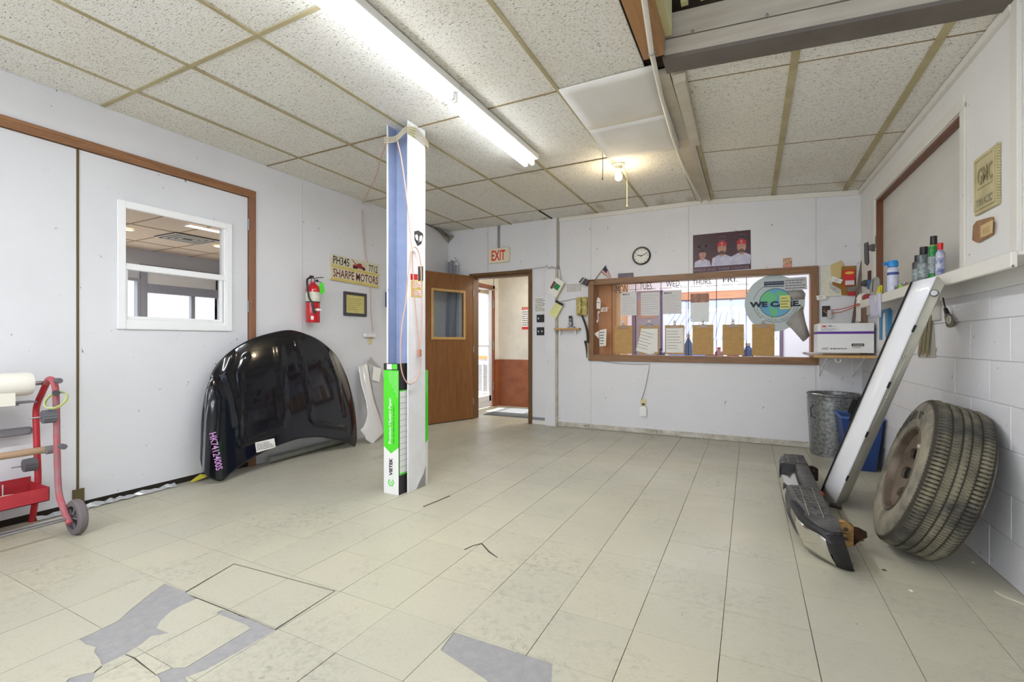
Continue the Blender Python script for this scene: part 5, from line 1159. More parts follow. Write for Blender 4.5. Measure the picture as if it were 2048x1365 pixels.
t = wthing('charger_outlet', 'white charger plugged into a low outlet with a thin wire on the back wall', 'socket', (1288, 815))
MB().fb(BW, -1.175, .33, -1.105, .415, 0, .005).build('plate', M('ivory', (214, 204, 160), .5), t, bevel=.002); MB().fb(BW, -1.18, .21, -1.10, .33, .0, .04).build('charger', white, t, bevel=.008); MB().fb(BW, -1.155, .345, -1.125, .365, .005, .02).build('plug', black, t, bevel=.002)
MB().tube([BW.p(*uv(BW, x, y, .01), .012) for x, y in ((1283, 800), (1288, 786), (1292, 770), (1297, 745), (1299, 729), (1270, 729), (1240, 728), (1205, 723))], .0028, 5).build('wire', wirem, t, smooth=True)

# ================================================================== trash can, bin
t = thing('trash_can', 'galvanised metal trash can standing against the back wall', 'trash can', (.73, 5.52, 0)); tc = (.73, 5.515, 0)
MB().lathe(tc, (0, 0, 1), [(0, .012), (.178, .012), (.186, 0), (.19, .0), (.19, .028), (.185, .03), (.212, .575), (.222, .585), (.224, .60), (.214, .606), (.207, .60), (.205, .58), (.182, .05), (0, .05)], 48).build('body', galv, t, smooth=True)
for k in range(14): 
    pass
MB().lathe(tc, (0, 0, 1), [(.2105, .545), (.2155, .55), (.2155, .56), (.211, .565)], 48).build('rim_band', galv, t, smooth=True)
hx = V((.73-.165, 5.515-.12, .50)); HN = V((-.165, -.12, 0)).normalized(); HT = Fr(hx, (HN.cross(V((0, 0, -1)))), (0, 0, 1))
MB().disc(HT, 0, 0, .018, .018, -.005, .012, 16).build('handle_ear', galv, t, bevel=.002); MB().tube([HT.p(0, 0, .01), HT.p(-.03, -.05, .02), HT.p(-.02, -.12, .02), HT.p(.03, -.13, .018)], .005, 6).build('handle', M('dark_handle', (60, 54, 46), .6), t, smooth=True)
m = MB(); m.fb(Fr(V((.73-.195, 5.515-.06, .02)), (.2, -.7, 0), (-.05, 0, 1)), 0, 0, .006, .55, 0, .003); m.build('seam', galv, t)
t = thing('recycling_bin', 'blue plastic recycling bin behind the leaning white panel', 'bin', (.85, 5.05, 0))
bm_ = M('bin_blue', (34, 66, 128), .5, col2=(28, 56, 110), ns=6); B0 = [(.765, 4.93), (.955, 4.93), (.955, 5.19), (.765, 5.19)]; B1 = [(.705, 4.87), (1.0, 4.87), (1.0, 5.25), (.705, 5.25)]
m = MB(); z1 = .455; inn = lambda P_, e: [(P_[0][0]+e, P_[0][1]+e), (P_[1][0]-e, P_[1][1]+e), (P_[2][0]-e, P_[2][1]-e), (P_[3][0]+e, P_[3][1]-e)]
vs = [(x, y, 0) for x, y in B0]+[(x, y, z1) for x, y in B1]+[(x, y, z1) for x, y in inn(B1, .012)]+[(x, y, .012) for x, y in inn(B0, .01)]
m.add(vs, [(3, 2, 1, 0)]+[(i+4*k, (i+1) % 4+4*k, (i+1) % 4+4*k+4, i+4*k+4) for k in range(3) for i in range(4)]+[(12, 13, 14, 15)]); m.build('body', bm_, t, bevel=.006)
m = MB(); ro = inn(B1, -.006); ri = inn(B1, .006); m.tube([V((x, y, z1)) for x, y in B1], .011, 8, closed=True); m.build('rim', M('bin_rim', (62, 98, 160), .5), t, smooth=True)

# ================================================================== leaning white tailgate
t = thing('tailgate_panel', 'long white truck tailgate standing on end and leaning on the right ledge', 'tailgate', (.6, 3.95, 0))
L0, M0, R0 = onz(.0, 1641, 990), onz(0, 1668, 1014), onz(0, 1695, 1004); L1, M1, R1 = onp(0, .767, 1826, 564), onp(0, .835, 1873, 553), onp(0, .872, 1891, 568)
bk0L, bk0R = L0+V((.07, .26, 0)), R0+V((.0, .24, 0)); bk1L, bk1R = L1+V((.07, .26, 0)), R1+V((-.01, .26, 0))
def lerp(a, b, q): return a+(b-a)*q
gp = M('tailgate_white', (232, 233, 238), .15, amt=0, coat=.6); gr_ = M('tailgate_inner', (196, 194, 182), .5, col2=(180, 176, 160), ns=6, speck=(60, .72, (90, 60, 40)))
rows = []
for i in range(13):
    q = i/12; a, b = lerp(L0, L1, q), lerp(M0, M1, q); nn = (b-a).cross(L1-L0).normalized(); nn = nn if nn.y < 0 else -nn
    rows.append([a+V((.05, .2, 0)), a+V((.006, .02, 0))]+[lerp(a, b, s)+nn*.012*math.sin(PI*s) for s in (0, .12, .3, .5, .7, .88, 1)])
MB().grid(rows).build('gloss_skin', gp, t, smooth=True, solid=.004, angle=50)
ax_ = (L1-L0).normalized(); st = .012
rows = [[lerp(M0, M1, i/12)+V((.002, .014, 0)), lerp(M0, M1, i/12)+V((.012, .016, 0)), lerp(lerp(M0, M1, i/12), lerp(R0, R1, i/12), .9)+V((0, 0, 0)), lerp(R0, R1, i/12)+V((0, .012, 0)), lerp(R0, R1, i/12)+V((0, .2, 0))] for i in range(13)]
MB().grid(rows).build('inner_edge', gr_, t, smooth=True, solid=.004, angle=40)
MB().add([L0+V((.01, .03, 0)), M0+V((.01, .03, .0)), R0+V((-.01, .03, 0)), R0+V((-.01, .2, 0)), L0+V((.05, .2, 0)), L1+V((.01, .03, -.01)), M1+V((.01, .03, -.01)), R1+V((-.01, .03, -.01)), R1+V((-.01, .2, -.01)), L1+V((.05, .2, -.01))],
         [(4, 3, 2, 1, 0), (5, 6, 7, 8, 9)]+[(i, (i+1) % 5, 5+(i+1) % 5, 5+i) for i in range(5)]).build('core', gr_, t)
MB().tube([L0+V((-.004, .006, 0)), L1+V((-.004, .006, 0))], .0055, 6).build('edge_seal', black, t)
for i, q in enumerate((.16, .38, .60, .82)):
    c = lerp(M0, M1, q)+V((.002, -.006, 0)); MB().tube([c-ax_*.02, c+ax_*.02], .006, 6).build('rubber_bumper', black, t)
for q, s in ((.55, .4), (.30, .5), (.72, .3)):
    c = lerp(lerp(M0, M1, q), lerp(R0, R1, q), s); MB().lathe(c+V((-.002, -.002, 0)), (-.1, -1, 0), [(.008, 0), (.006, .004), (0, .005)], 8).build('rivet', steel, t)
c = lerp(lerp(M0, M1, .955), lerp(R0, R1, .955), .45); MB().lathe(c, (-.45, -.9, .1), [(0, .010), (.014, .010), (.018, .004), (.018, -.004)], 16).build('bolt', steel, t, smooth=True)
hc = lerp(L0, L1, .47); hf = Fr(hc+V((.0, .02, 0)), ax_, V((.2, .95, 0)));
MB().poly(hf, [(-.10, .0), (-.09, .10), (.10, .12), (.11, .0)], .0 if hf.n.x > 0 else .0, .02 if hf.n.x < 0 else -.02).poly(hf, [(-.04, .01), (-.03, .09), (.07, .1), (.08, .01)], 0, .045 if hf.n.x < 0 else -.045).build('handle', black, t, bevel=.006)
MB().cyl(M0+V((-.03, -.05, .025)), M0+V((.03, -.075, .025)), .016, 12).build('rubber_foot', M('rubber_grey', (60, 58, 56), .7), t, smooth=True)

# ================================================================== truck bumper on the floor
bp = thing('truck_bumper', 'chrome rear truck bumper with black step pads lying on the floor', 'bumper', (.3, 3.5, 0))
padm = M('step_pad_black', (44, 44, 48), .55, col2=(92, 90, 88), ns=9, amt=.4, bump=.4, bs=40)
def xf(y):
    tbl = [(2.72, .47), (2.78, .40), (2.86, .33), (2.98, .268), (3.15, .228), (3.4, .208), (3.8, .20), (4.2, .205), (4.35, .22), (4.43, .262)]
    for (a, u), (b, v) in zip(tbl, tbl[1:]):
        if y <= b: return u+(v-u)*max(0, (y-a)/(b-a))
    return tbl[-1][1]
def strip(y0, y1, prof, name, mat, n=24, solid=.004, parent=bp):
    rows = []
    for i in range(n+1):
        y = y0+(y1-y0)*i/n; rows.append([V((min(xf(y)+dx(y) if callable(dx) else xf(y)+dx, .44), y, z)) if not isinstance(dx, str) else V((float(dx), y, z)) for dx, z in prof])
    return MB().grid(rows).build(name, mat, parent, smooth=True, solid=solid, angle=50)
strip(2.95, 3.16, [(.024, .02), (.018, .06), (.018, .12), (.024, .165)], 'inner_face', padm)
strip(3.47, 4.12, [(.004, .035), (.0, .07), (.01, .11), (.05, .14), (.10, .165)], 'chrome_plate_recess', chrome)
strip(3.14, 3.49, [(.012, .02), (.0, .06), (-.004, .12), (.008, .178)], 'valance', padm)
strip(2.80, 4.40, [(.03, .004), (.008, .012), (.004, .036)], 'lower_valance', M('valance_black', (44, 44, 48), .6, col2=(80, 80, 82), ns=12))
strip(4.10, 4.43, [(.006, .03), (-.002, .08), (.0, .15), (.014, .185)], 'far_valance', padm)
def pad(y0, y1, xa, name):
    """step pad cut into a grid of raised cells"""
    n = 20; rows = []
    for i in range(n+1):
        y = y0+(y1-y0)*i/n; x0 = xf(y)+xa; rows.append([V((x0, y, .168)), V((x0+.008, y, .186)), V((x0+.03, y, .193)), V(((x0+.39)/2, y, .195)), V((.385, y, .193)), V((.392, y, .18)), V((.392, y, .10))])
    o = MB().grid(rows).build(name, padm, bp, smooth=True, solid=.004, angle=50); m = MB(); y = y0+.02
    while y < y1-.04:
        x = xf(y)+xa+.028
        while x < .36: m.box(x, y, .192, x+.026, y+.05, .1985); x += .032
        y += .058
    m.build('tread_cells', padm, bp)['kind'] = 'stuff'; m2 = MB(); x = xf((y0+y1)/2)+xa+.056
    while x < .36: m2.box(x-.0045, y0+.04, .193, x-.0025, y1-.05, .2); x += .064
    m2.build('scuffed_rib', M('pad_scuff', (176, 170, 150), .6), bp)['kind'] = 'stuff'
pad(2.86, 3.48, 0, 'step_pad'); pad(4.09, 4.42, 0, 'step_pad')
strip(3.47, 4.10, [(.098, .165), (.104, .188), (.12, .193), (.175, .193), ('0.392', .18), ('0.392', .10)], 'centre_step', padm)
def xyz(z, pts): return [onz(z, *p) for p in pts]
cb = M('cap_black', (34, 34, 38), .6, bump=.2, bs=150)
MB().poly(Fr((0, 0, .186), (1, 0, 0), (0, 1, 0)), [tuple(q[:2]) for q in xyz(.186, ((1600, 1030), (1624, 1048), (1650, 1060), (1652, 1072), (1684, 1067), (1676, 1040), (1640, 1020)))], 0, .005).build('corner_top', padm, bp, bevel=.002)
Lc = [onz(z, *p) for z, p in ((.185, (1649, 1074)), (.16, (1657, 1088)), (.09, (1664, 1110)), (.004, (1674, 1135)))]
Rc = [onz(z, *p) for z, p in ((.19, (1685, 1067)), (.16, (1690, 1084)), (.09, (1699, 1112)), (.004, (1709, 1144)))]
MB().grid([[lerp(Lc[j], Rc[j], i/3)+V((0, -.012*math.sin(PI*i/3), 0)) for j in range(4)] for i in range(4)]+[[Rc[j]+V((.004, .10, 0)) for j in range(4)]]).build('end_cap', cb, bp, smooth=True, solid=.006, angle=30)
O_ = xyz(.196, ((1581, 1000), (1598, 1029), (1622, 1050), (1650, 1062), (1684, 1066))); I_ = xyz(.172, ((1583, 1016), (1596, 1039), (1615, 1057), (1636, 1068), (1651, 1079)))
MB().grid([[O_[i]+V((.03, 0, -.004)), O_[i], lerp(O_[i], I_[i], .5)+V((-.002, -.002, .004)), I_[i]] for i in range(5)]).build('rolled_rim', cb, bp, smooth=True, solid=.004)
cT = xyz(.171, ((1583, 1016), (1596, 1039), (1615, 1057), (1636, 1068), (1650, 1078))); cB = [onz(z, *p) for z, p in ((.12, (1586, 1034)), (.05, (1596, 1066)), (.02, (1611, 1097)), (.012, (1640, 1117)), (.008, (1674, 1135)))]
MB().grid([[lerp(cT[i], cB[i], j/6)+V((-.008*math.sin(PI*j/6), -.010*math.sin(PI*j/6), 0)) for j in range(7)] for i in range(5)]).build('chrome_face', chrome, bp, smooth=True, solid=.004, angle=60)
MB().box(.37, 2.80, .06, .385, 4.40, .12).build('back_bar', M('bar_dark', (40, 36, 34), .6), bp)
MB().box(.215, 4.085, .03, .385, 4.095, .188).build('pad_end_wall', cb if 'cb' in globals() else black, bp); MB().box(.225, 3.475, .03, .385, 3.485, .188).build('pad_end_wall', black, bp)
MB().box(.206, 3.70, .085, .225, 3.78, .125).build('hitch_opening', black, bp, bevel=.006); MB().box(.203, 3.725, .092, .215, 3.755, .112).build('lock', M('brass', (180, 140, 70), .35, .8), bp, bevel=.003)
MB().fb(Fr((.285, 3.50, .155), (.35, -.93, 0), (.6, .2, .5)), -.02, -.04, .13, .03, .0, .004).build('torn_label', M('torn_paper', (216, 218, 226), .5, col2=(180, 184, 200), ns=14), bp, bevel=.001)
MB().lathe((.448, 2.775, .03), (-.3, -1, 0), [(.006, 0), (.005, .008), (0, .009)], 8).build('screw', steel, bp)
rust = M('rusty_gold', (196, 158, 96), .5, .2, col2=(110, 70, 40), ns=14, amt=.4, bump=.3); rustd = M('dark_rust', (70, 42, 28), .6, .3, col2=(36, 24, 20), ns=18, amt=.5, bump=.4)
def bracket(y, mt, mt2, s=1, ear=True):
    BF = Fr((.385, y, .01), (1, .12, 0), (0, 0, 1)); P_ = [(a*s, b*s) for a, b in ((0, .10), (.03, .155), (.06, .185), (.10, .19), (.15, .165), (.15, .02), (.09, .0), (.04, .03), (0, .05))]
    MB().poly(BF, P_, -.004, .004).build('bracket_plate', mt, bp, bevel=.002)
    MB().grid([[BF.p(a, b, d) for d in (-.045, .004)] for a, b in P_[:5]]).build('bracket_flange', mt, bp, smooth=True, solid=.004)
    if ear: MB().poly(Fr(BF.p(.15*s, 0, 0), (.7, -.7, 0), (0, 0, 1)), [(a*s, b*s) for a, b in ((0, .02), (0, .165), (.03, .17), (.09, .16), (.095, .12), (.03, .06))], -.004, .004).build('bracket_ear', mt2, bp, bevel=.002)
    for a, b in ((.10, .14), (.10, .07)): MB().lathe(BF.p(a*s, b*s, .004), BF.n, [(.015*s, 0), (.015*s, .003), (.010*s, .004), (.010*s, .009), (0, .010)], 12).build('bolt', M('bolt_dark', (96, 84, 74), .4, .7), bp, smooth=True)
bracket(3.02, rust, rustd, .72); bracket(4.33, rustd, rustd, .62, False)
MB().lathe((.44, 3.86, .04), (0, .3, 1), [(.018, 0), (.022, .012), (.012, .03), (0, .034)], 12).build('orange_reflector', M('reflector', (224, 96, 40), .3), bp, smooth=True)

# ================================================================== wheel and tyre
TC = V((.7175, 3.1469, .4375)); ps, tl = -.0707, .3004; TN = V((-math.cos(ps)*math.cos(tl), -math.sin(ps)*math.cos(tl), math.sin(tl)))
TO, TW, TCN = .398, .2408, TC.copy()
wt = thing('spare_tyre', 'dusty truck tyre on a brown steel wheel leaning against the right wall', 'wheel', (.85, 3.15, 0))
prof = [(.222, .008), (.235, -.002), (.262, -.010), (.30, -.014), (.335, -.012), (.36, -.006), (.371, -.001), (.374, .000), (.384, .007), (.391, .016)]
ribs = [(.020, .060), (.068, .098), (.106, .130), (.138, .166), (.174, .208)]; rr = []
for i, (a, b) in enumerate(ribs):
    rr += [(TO-(.006 if i in (0, 4) else .002)-.001, a, i), (TO-(.001), (a+b)/2, i), (TO-(.006 if i in (0, 4) else .002)-.001, b, i)]
    if i < 4: rr += [(TO-.011, b+.0012, -1), (TO-.011, ribs[i+1][0]-.0012, -1)]
tail = [(.390, .214), (.382, .222), (.368, .232), (.34, .244), (.30, .252), (.25, .248), (.222, .236)]
full = [(r, h, -2) for r, h in prof]+rr+[(r, h, -2) for r, h in tail]
a_ = TN.cross(V((0, 0, 1))).normalized(); b_ = TN.cross(a_); NS = 480; vs = []; 
for r, h, kd in full:
    for k in range(NS):
        q = r
        if kd >= 0:
            mid = abs(h-(ribs[kd][0]+ribs[kd][1])/2) < .002
            ph = k+{0: 0, 1: 1, 2: 0, 3: 2, 4: 1}[kd]+(1 if mid and kd in (1, 3) else 0); pt_ = 3 if kd in (1, 3) else 4
            if ph % pt_ == 0 and not (kd == 2 and mid): q -= .010 if kd in (0, 4) else .008
        elif kd == -2 and .37 < r < .395 and k % 4 == 0: q -= .006
        an = 2*PI*k/NS; vs.append(TC-TN*h+(a_*math.cos(an)+b_*math.sin(an))*q)
m = MB(); nf = len(full); m.add(vs, [(i*NS+k, i*NS+(k+1) % NS, ((i+1) % nf)*NS+(k+1) % NS, ((i+1) % nf)*NS+k) for i in range(nf) for k in range(NS)])
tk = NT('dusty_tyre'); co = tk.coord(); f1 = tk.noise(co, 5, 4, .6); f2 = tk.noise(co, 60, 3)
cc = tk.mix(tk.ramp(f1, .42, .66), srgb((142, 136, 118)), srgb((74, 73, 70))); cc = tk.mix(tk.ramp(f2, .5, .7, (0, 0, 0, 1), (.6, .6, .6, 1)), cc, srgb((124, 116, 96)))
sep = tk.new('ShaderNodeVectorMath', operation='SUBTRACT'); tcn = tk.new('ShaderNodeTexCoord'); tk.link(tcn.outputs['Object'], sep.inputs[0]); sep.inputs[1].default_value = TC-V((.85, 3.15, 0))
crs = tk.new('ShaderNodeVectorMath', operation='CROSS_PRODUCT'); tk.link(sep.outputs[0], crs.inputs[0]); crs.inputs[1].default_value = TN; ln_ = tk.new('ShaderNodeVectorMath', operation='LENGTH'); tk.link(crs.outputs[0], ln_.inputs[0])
tr_ = tk.ramp(ln_.outputs['Value'], .366, .374); tread_c = tk.mix(tk.ramp(f1, .38, .62), srgb((124, 118, 98)), srgb((62, 61, 58))); groove_shade = tk.ramp(ln_.outputs['Value'], .386, .392); tread_c = tk.mix(groove_shade, srgb((52, 47, 38)), tread_c)  # dusty tread; low radii painted dark to stand in for shadow in the grooves
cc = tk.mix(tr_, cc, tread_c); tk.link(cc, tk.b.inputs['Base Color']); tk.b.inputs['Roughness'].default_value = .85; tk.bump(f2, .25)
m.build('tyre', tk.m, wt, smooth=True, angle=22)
WFm = lambda an, r, d: TC+TN*d+(a_*math.cos(an)+b_*math.sin(an))*r
rimm = M('rusty_brown_rim', (112, 98, 84), .5, .1, col2=(76, 64, 54), ns=9, amt=.5, bump=.2)
MB().lathe(TC, TN, [(.238, .002), (.230, .010), (.220, .004), (.213, -.016), (.211, -.03), (.222, -.035), (.23, -.01)], 64, close=True).build('rim_barrel', rimm, wt, smooth=True)
dish = MB().lathe(TC, TN, [(0, -.088), (.05, -.088), (.07, -.10), (.095, -.10), (.125, -.082), (.16, -.052), (.19, -.030), (.213, -.026), (.213, -.036), (.165, -.062), (.125, -.094), (.09, -.112), (0, -.11)], 64).build('rim_dish', rimm, wt, smooth=True)
for k in range(8):
    an = 2*PI*k/8+.25; c = WFm(an, .158, -.09)-TC
    f3 = Fr(WFm(an, .158, 0), a_*math.cos(an)+b_*math.sin(an), -a_*math.sin(an)+b_*math.cos(an)); sg_ = 1 if f3.n.dot(TN) > 0 else -1
    ctm = MB(); ORG['x'] = V((0, 0, 0)); ctm.disc(f3, -.006, 0, .024, .034, -.15*sg_, .05*sg_, 18); cu = ctm.build('cutter', rimm)
    for v in cu.data.vertices: v.co -= ORG[dish.name]
    cut(dish, cu) if False else None
    md = dish.modifiers.new('b', 'BOOLEAN'); md.operation = 'DIFFERENCE'; md.object = cu; md.solver = 'EXACT'; cu.location = ORG[dish.name]; bpy.context.view_layer.update()
    me = bpy.data.meshes.new_from_object(dish.evaluated_get(bpy.context.evaluated_depsgraph_get())); dish.modifiers.clear(); dish.data = me; bpy.data.objects.remove(cu)
dish.data.name = 'rim_dish'
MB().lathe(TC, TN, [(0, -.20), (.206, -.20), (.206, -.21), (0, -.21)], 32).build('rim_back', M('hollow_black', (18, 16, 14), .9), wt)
MB().lathe(TC, TN, [(.036, -.09), (.04, -.085), (.038, -.07), (.03, -.066), (0, -.066)], 24).build('hub_cap', rimm, wt, smooth=True)
MB().fb(Fr(WFm(3.9, .232, .004), a_, b_), -.014, -.008, .014, .008, -.004, .006).build('wheel_weight', M('lead_grey', (190, 186, 176), .5, .4), wt)
let = M('tyre_lettering', (66, 64, 60), .85)
def arc_text(s, a0, st, r, h):
    for k, ch in enumerate(s):
        if ch == ' ': continue
        an = a0+st*k; out = a_*math.cos(an)+b_*math.sin(an); tg = -a_*math.sin(an)+b_*math.cos(an)
        f3 = Fr(WFm(an, r, .0150), tg, out)
        if f3.n.dot(TN) < 0: f3 = Fr(WFm(an, r, .0150), -tg, out)
        text(ch, f3, -h*.38, -h/2, h*.38, h/2, .002, let, wt, bold=.03)
sgn = -1 if (Fr((0, 0, 0), -a_*math.sin(0)+b_*math.cos(0), a_).n.dot(TN) < 0) else 1
top_an = math.atan2(b_.z, a_.z)
arc_text('WRANGLER ST', top_an-sgn*1.1, sgn*.125, .300, .042)

# ================================================================== things on the right wall
def rwt(name, label, cat, a, b, d=0, group=None): return thing(name, label, cat, RW.p(a, b, d), group)
t = rwt('truck_plaque', 'cream carved plaque reading GMC TRUCKS on the right wall', 'plaque', -3.1, 1.9)
q = [uv(RW, *p) for p in ((1960, 319), (2007, 285), (2000, 412), (1959, 434))]; cx = sum(a for a, b in q)/4
pa0, pa1 = -3.22, -2.985; pz0, pz1 = 1.752, 2.04; plm = M('plaque_cream', (200, 190, 150), .6, col2=(178, 166, 124), ns=12)
pts = [(pa0, pz0), (pa1, pz0), (pa1, pz1), (pa0, pz1)]
MB().fb(RW, pa0, pz0, pa1, pz1, .013, .026).build('board', plm, t, bevel=.003)
m = MB()
for k in range(22):
    z = pz0+.006+k*.0132; m.cyl(RW.p(pa1, z, .014), RW.p(pa1, z, .027), .0062, 8)
m.build('rope_edge', plm, t)['kind'] = 'stuff'
frame4(RW, pa0+.012, pz0+.018, pa1-.018, pz1-.016, .006, .026, .032).build('inner_frame', plm, t, bevel=.001)
text('GMC', RW, pa0+.045, 1.893, pa1-.035, 1.975, .030, M('plaque_letters', (160, 148, 112), .6), t, bold=.01)
MB().fb(RW, pa0+.045, 1.873, pa1-.035, 1.882, .026, .032).build('rule', plm, t); text('TRUCKS', RW, pa0+.022, 1.785, pa1-.028, 1.825, .0275, M('plaque_letters2', (150, 142, 116), .6), t, bold=.02)
t = rwt('small_plaque', 'small brown wooden plaque with yellowed paper below the cream plaque', 'plaque', -3.1, 1.65)
MB().poly(RW, [uv(RW, *p) for p in ((1960, 450), (1967, 441), (1996, 433), (1995, 470), (1967, 485), (1958, 480))], .013, .028).build('board', wood('plaque_wood', (168, 128, 86), (132, 94, 58), 2), t, bevel=.002)
card(RW, ((1962, 452), (1986, 440), (1985, 466), (1962, 476)), .028, .030, 'paper', M('aged_paper', (206, 178, 132), .7, amt=.4), t)
q = uv(RW, 1965, 470, .03); q2 = uv(RW, 1983, 450, .03); scribble(RW, min(q[0], q2[0]), min(q[1], q2[1]), max(q[0], q2[0]), max(q[1], q2[1]), 5, .030, ink, t, seed=51, th=.2)['kind'] = 'stuff'
# ledge items: stand on the ledge top (z = 1.46)
LZ = 1.4625
def lp(x, y, off=0): p = onz(LZ, x, y); return p
def onledge(y, out): return V((RWX-RWS*y-out, y, LZ))
cans = [(1886, 3.86, (70, 72, 78), .031, .20, 'dark grey aerosol can first in the row on the ledge'), (1899, 3.76, (120, 132, 134), .033, .235, 'tall grey labelled aerosol can second in the row on the ledge'),
        (1921, 3.60, (40, 150, 70), .026, .27, 'green and black bottle with a yellow collar on the ledge')]
for x, y, col, r, h, lab in cans:
    b = onledge(y, .075); t = thing('aerosol_can', lab, 'spray can', b, 'cans on the ledge')
    MB().lathe(b, (0, 0, 1), [(0, 0), (r, 0), (r, .006), (r, h*.72), (r*.9, h*.78), (r*.62, h*.80)], 20).build('body', M('can_%d' % x, col, .35, .2, col2=tuple(int(c*.6) for c in col), ns=40, amt=.3), t, smooth=True)
    MB().lathe(b, (0, 0, 1), [(r*.62, h*.79), (r*.66, h*.80), (r*.62, h), (0, h)], 18).build('cap', black if x > 1886 else M('cap_dk', (40, 40, 44), .4), t, smooth=True)
    MB().lathe(b, (0, 0, 1), [(r*1.01, h*.18), (r*1.02, h*.18), (r*1.02, h*.55), (r*1.01, h*.55)], 20).build('label', M('can_label', (176, 190, 190), .5, col2=(90, 100, 104), ns=60), t)
    if x == 1921: MB().lathe(b, (0, 0, 1), [(r*.7, h*.74), (r*.78, h*.74), (r*.74, h*.80), (r*.66, h*.80)], 18).build('collar', M('collar_yellow', (226, 222, 70), .4), t, smooth=True)
b = onledge(3.50, .075); t = thing('tube_bottle', 'blue and white tube bottle at the near end of the can row', 'bottle', b, 'cans on the ledge')
MB().lathe(b, (0, 0, 1), [(0, 0), (.02, 0), (.021, .004), (.02, .15), (.012, .17), (.012, .20), (0, .205)], 18).build('body', M('tube_blue', (92, 104, 160), .5, col2=(216, 216, 226), ns=26, amt=.3), t, smooth=True); MB().lathe(b, (0, 0, 1), [(.013, .17), (.014, .21), (0, .212)], 14).build('cap', redp, t, smooth=True)
p = onz(LZ, 1816, 577); b = onledge(4.30, .10); t = thing('spray_cleaner', 'white aerosol can with a bright blue trigger cap on the ledge', 'spray can', b)
MB().lathe(b, (0, 0, 1), [(0, 0), (.033, 0), (.034, .006), (.034, .165), (.026, .185), (.02, .19)], 24).build('body', M('cleaner_white', (222, 224, 238), .35, col2=(190, 196, 226), ns=30), t, smooth=True)
MB().lathe(b, (0, 0, 1), [(.022, .188), (.032, .192), (.033, .215), (.028, .235), (0, .238)], 20).build('trigger_cap', M('cap_blue', (40, 140, 214), .4, amt=.1), t, smooth=True); MB().fb(Fr(b+V((-.03, -.0, .205)), (-1, -.2, 0), (0, 0, 1)), 0, 0, .028, .022, -.01, .01).build('trigger', M('cap_blue', (40, 140, 214), .4), t, bevel=.004)
MB().lathe(b, (0, 0, 1), [(.0343, .13), (.0348, .13), (.0348, .15), (.0343, .15)], 24).build('label_band', M('label_navy', (60, 80, 150), .5), t)
b = onledge(4.86, .07); t = thing('grey_clamp', 'grey rounded plastic block standing at the far end of the ledge', 'tool', b)
MB().poly(Fr(b+V((-.02, 0, 0)), (.1, -1, 0), (0, 0, 1)), [(-.06, 0), (.07, 0), (.085, .06), (.07, .16), (.04, .185), (.0, .17), (-.05, .11)], -.02, .02).build('body', M('clamp_grey', (170, 168, 160), .6), t, bevel=.008); MB().poly(Fr(b+V((-.041, 0, 0)), (.1, -1, 0), (0, 0, 1)), [(.02, .06), (.03, .06), (.05, .16), (.04, .165)], -.001, .002).build('dark_groove', black, t)
b = onledge(4.62, .11); t = thing('yellow_spreader', 'bright yellow folded plastic spreader on the ledge', 'spreader', b); ymt = M('spreader_yellow', (226, 218, 40), .4, amt=.1)
MB().poly(Fr(b, (.1, -1, 0), (0, 0, 1)), [(-.10, .0), (.05, .0), (.06, .085), (.02, .09)], -.004, .004).build('blade', ymt, t, bevel=.002); MB().poly(Fr(b+V((-.012, 0, 0)), (.1, -1, 0), (0, 0, 1)), [(-.04, .0), (.06, .0), (.06, .07), (.03, .08)], -.003, .003).build('blade', ymt, t)
b = onledge(4.95, .12); t = thing('battery_pack', 'small red and black package lying at the far end of the ledge', 'package', b); MB().box(b.x-.03, b.y-.07, b.z, b.x+.03, b.y+.06, b.z+.05).build('body', M('pack_red_black', (178, 40, 44), .4, col2=(50, 44, 46), ns=26, amt=.3), t, bevel=.01)
for y, col, nm, lab in ((4.08, (150, 216, 60), 'green_hook', 'lime green clip with a metal hook on the ledge'), (3.98, (120, 112, 100), 'grey_fitting', 'grey metal fitting on the ledge'), (4.16, (110, 104, 92), 'hose_fitting', 'dull metal hose fitting beside the blue-capped can')):
    b = onledge(y, .11); t = thing(nm, lab, 'fitting', b, None); MB().cyl(b+V((-.0, -.03, .018)), b+V((.01, .035, .022)), .018, 12).build('body', M('fit_'+nm, col, .45, .3 if col[1] < 200 else 0), t, bevel=.003); MB().cyl(b+V((.0, .02, .03)), b+V((.0, .02, .045)), .010, 10).build('stem', steel, t)
b = onledge(3.78, .10); b2 = onledge(3.95, .13); t = thing('brush_handle', 'tan wooden handle lying on the ledge before the cans', 'tool', b2); MB().tube([b2+V((0, 0, .009)), onledge(3.88, .12)+V((0, 0, .011)), onledge(3.82, .115)+V((0, 0, .009))], [.006, .010, .007], 8).build('handle', lightwood, t, smooth=True)
# knives and scraps on the wall beside the opening
t = rwt('hand_scraper', 'black utility knife hanging on the wall in the right corner', 'knife', -5.62, 1.95); card(RW, ((1733, 487), (1740, 484), (1741, 508), (1742, 525), (1739, 531), (1734, 527), (1733, 505)), .0, .02, 'handle', M('knife_black', (44, 42, 46), .4, amt=.2), t)
t = rwt('putty_knife', 'grey putty knife hanging beside the opening trim', 'knife', -5.4, 2.0); card(RW, ((1746, 473), (1752, 472), (1752, 496), (1746, 497)), .013, .02, 'blade', steel, t); card(RW, ((1742, 490), (1750, 488), (1750, 503), (1743, 501)), .02, .04, 'handle', M('putty_grip', (84, 78, 76), .5), t)
t = rwt('razor_tool', 'black handled tool hanging low in the right corner', 'tool', -5.45, 1.55); card(RW, ((1743, 542), (1749, 541), (1749, 560), (1743, 561)), .0, .03, 'grip', black, t); card(RW, ((1745, 516), (1750, 514), (1749, 541), (1744, 541)), .0, .01, 'stem', M('stem_yellow', (206, 206, 150), .5), t)
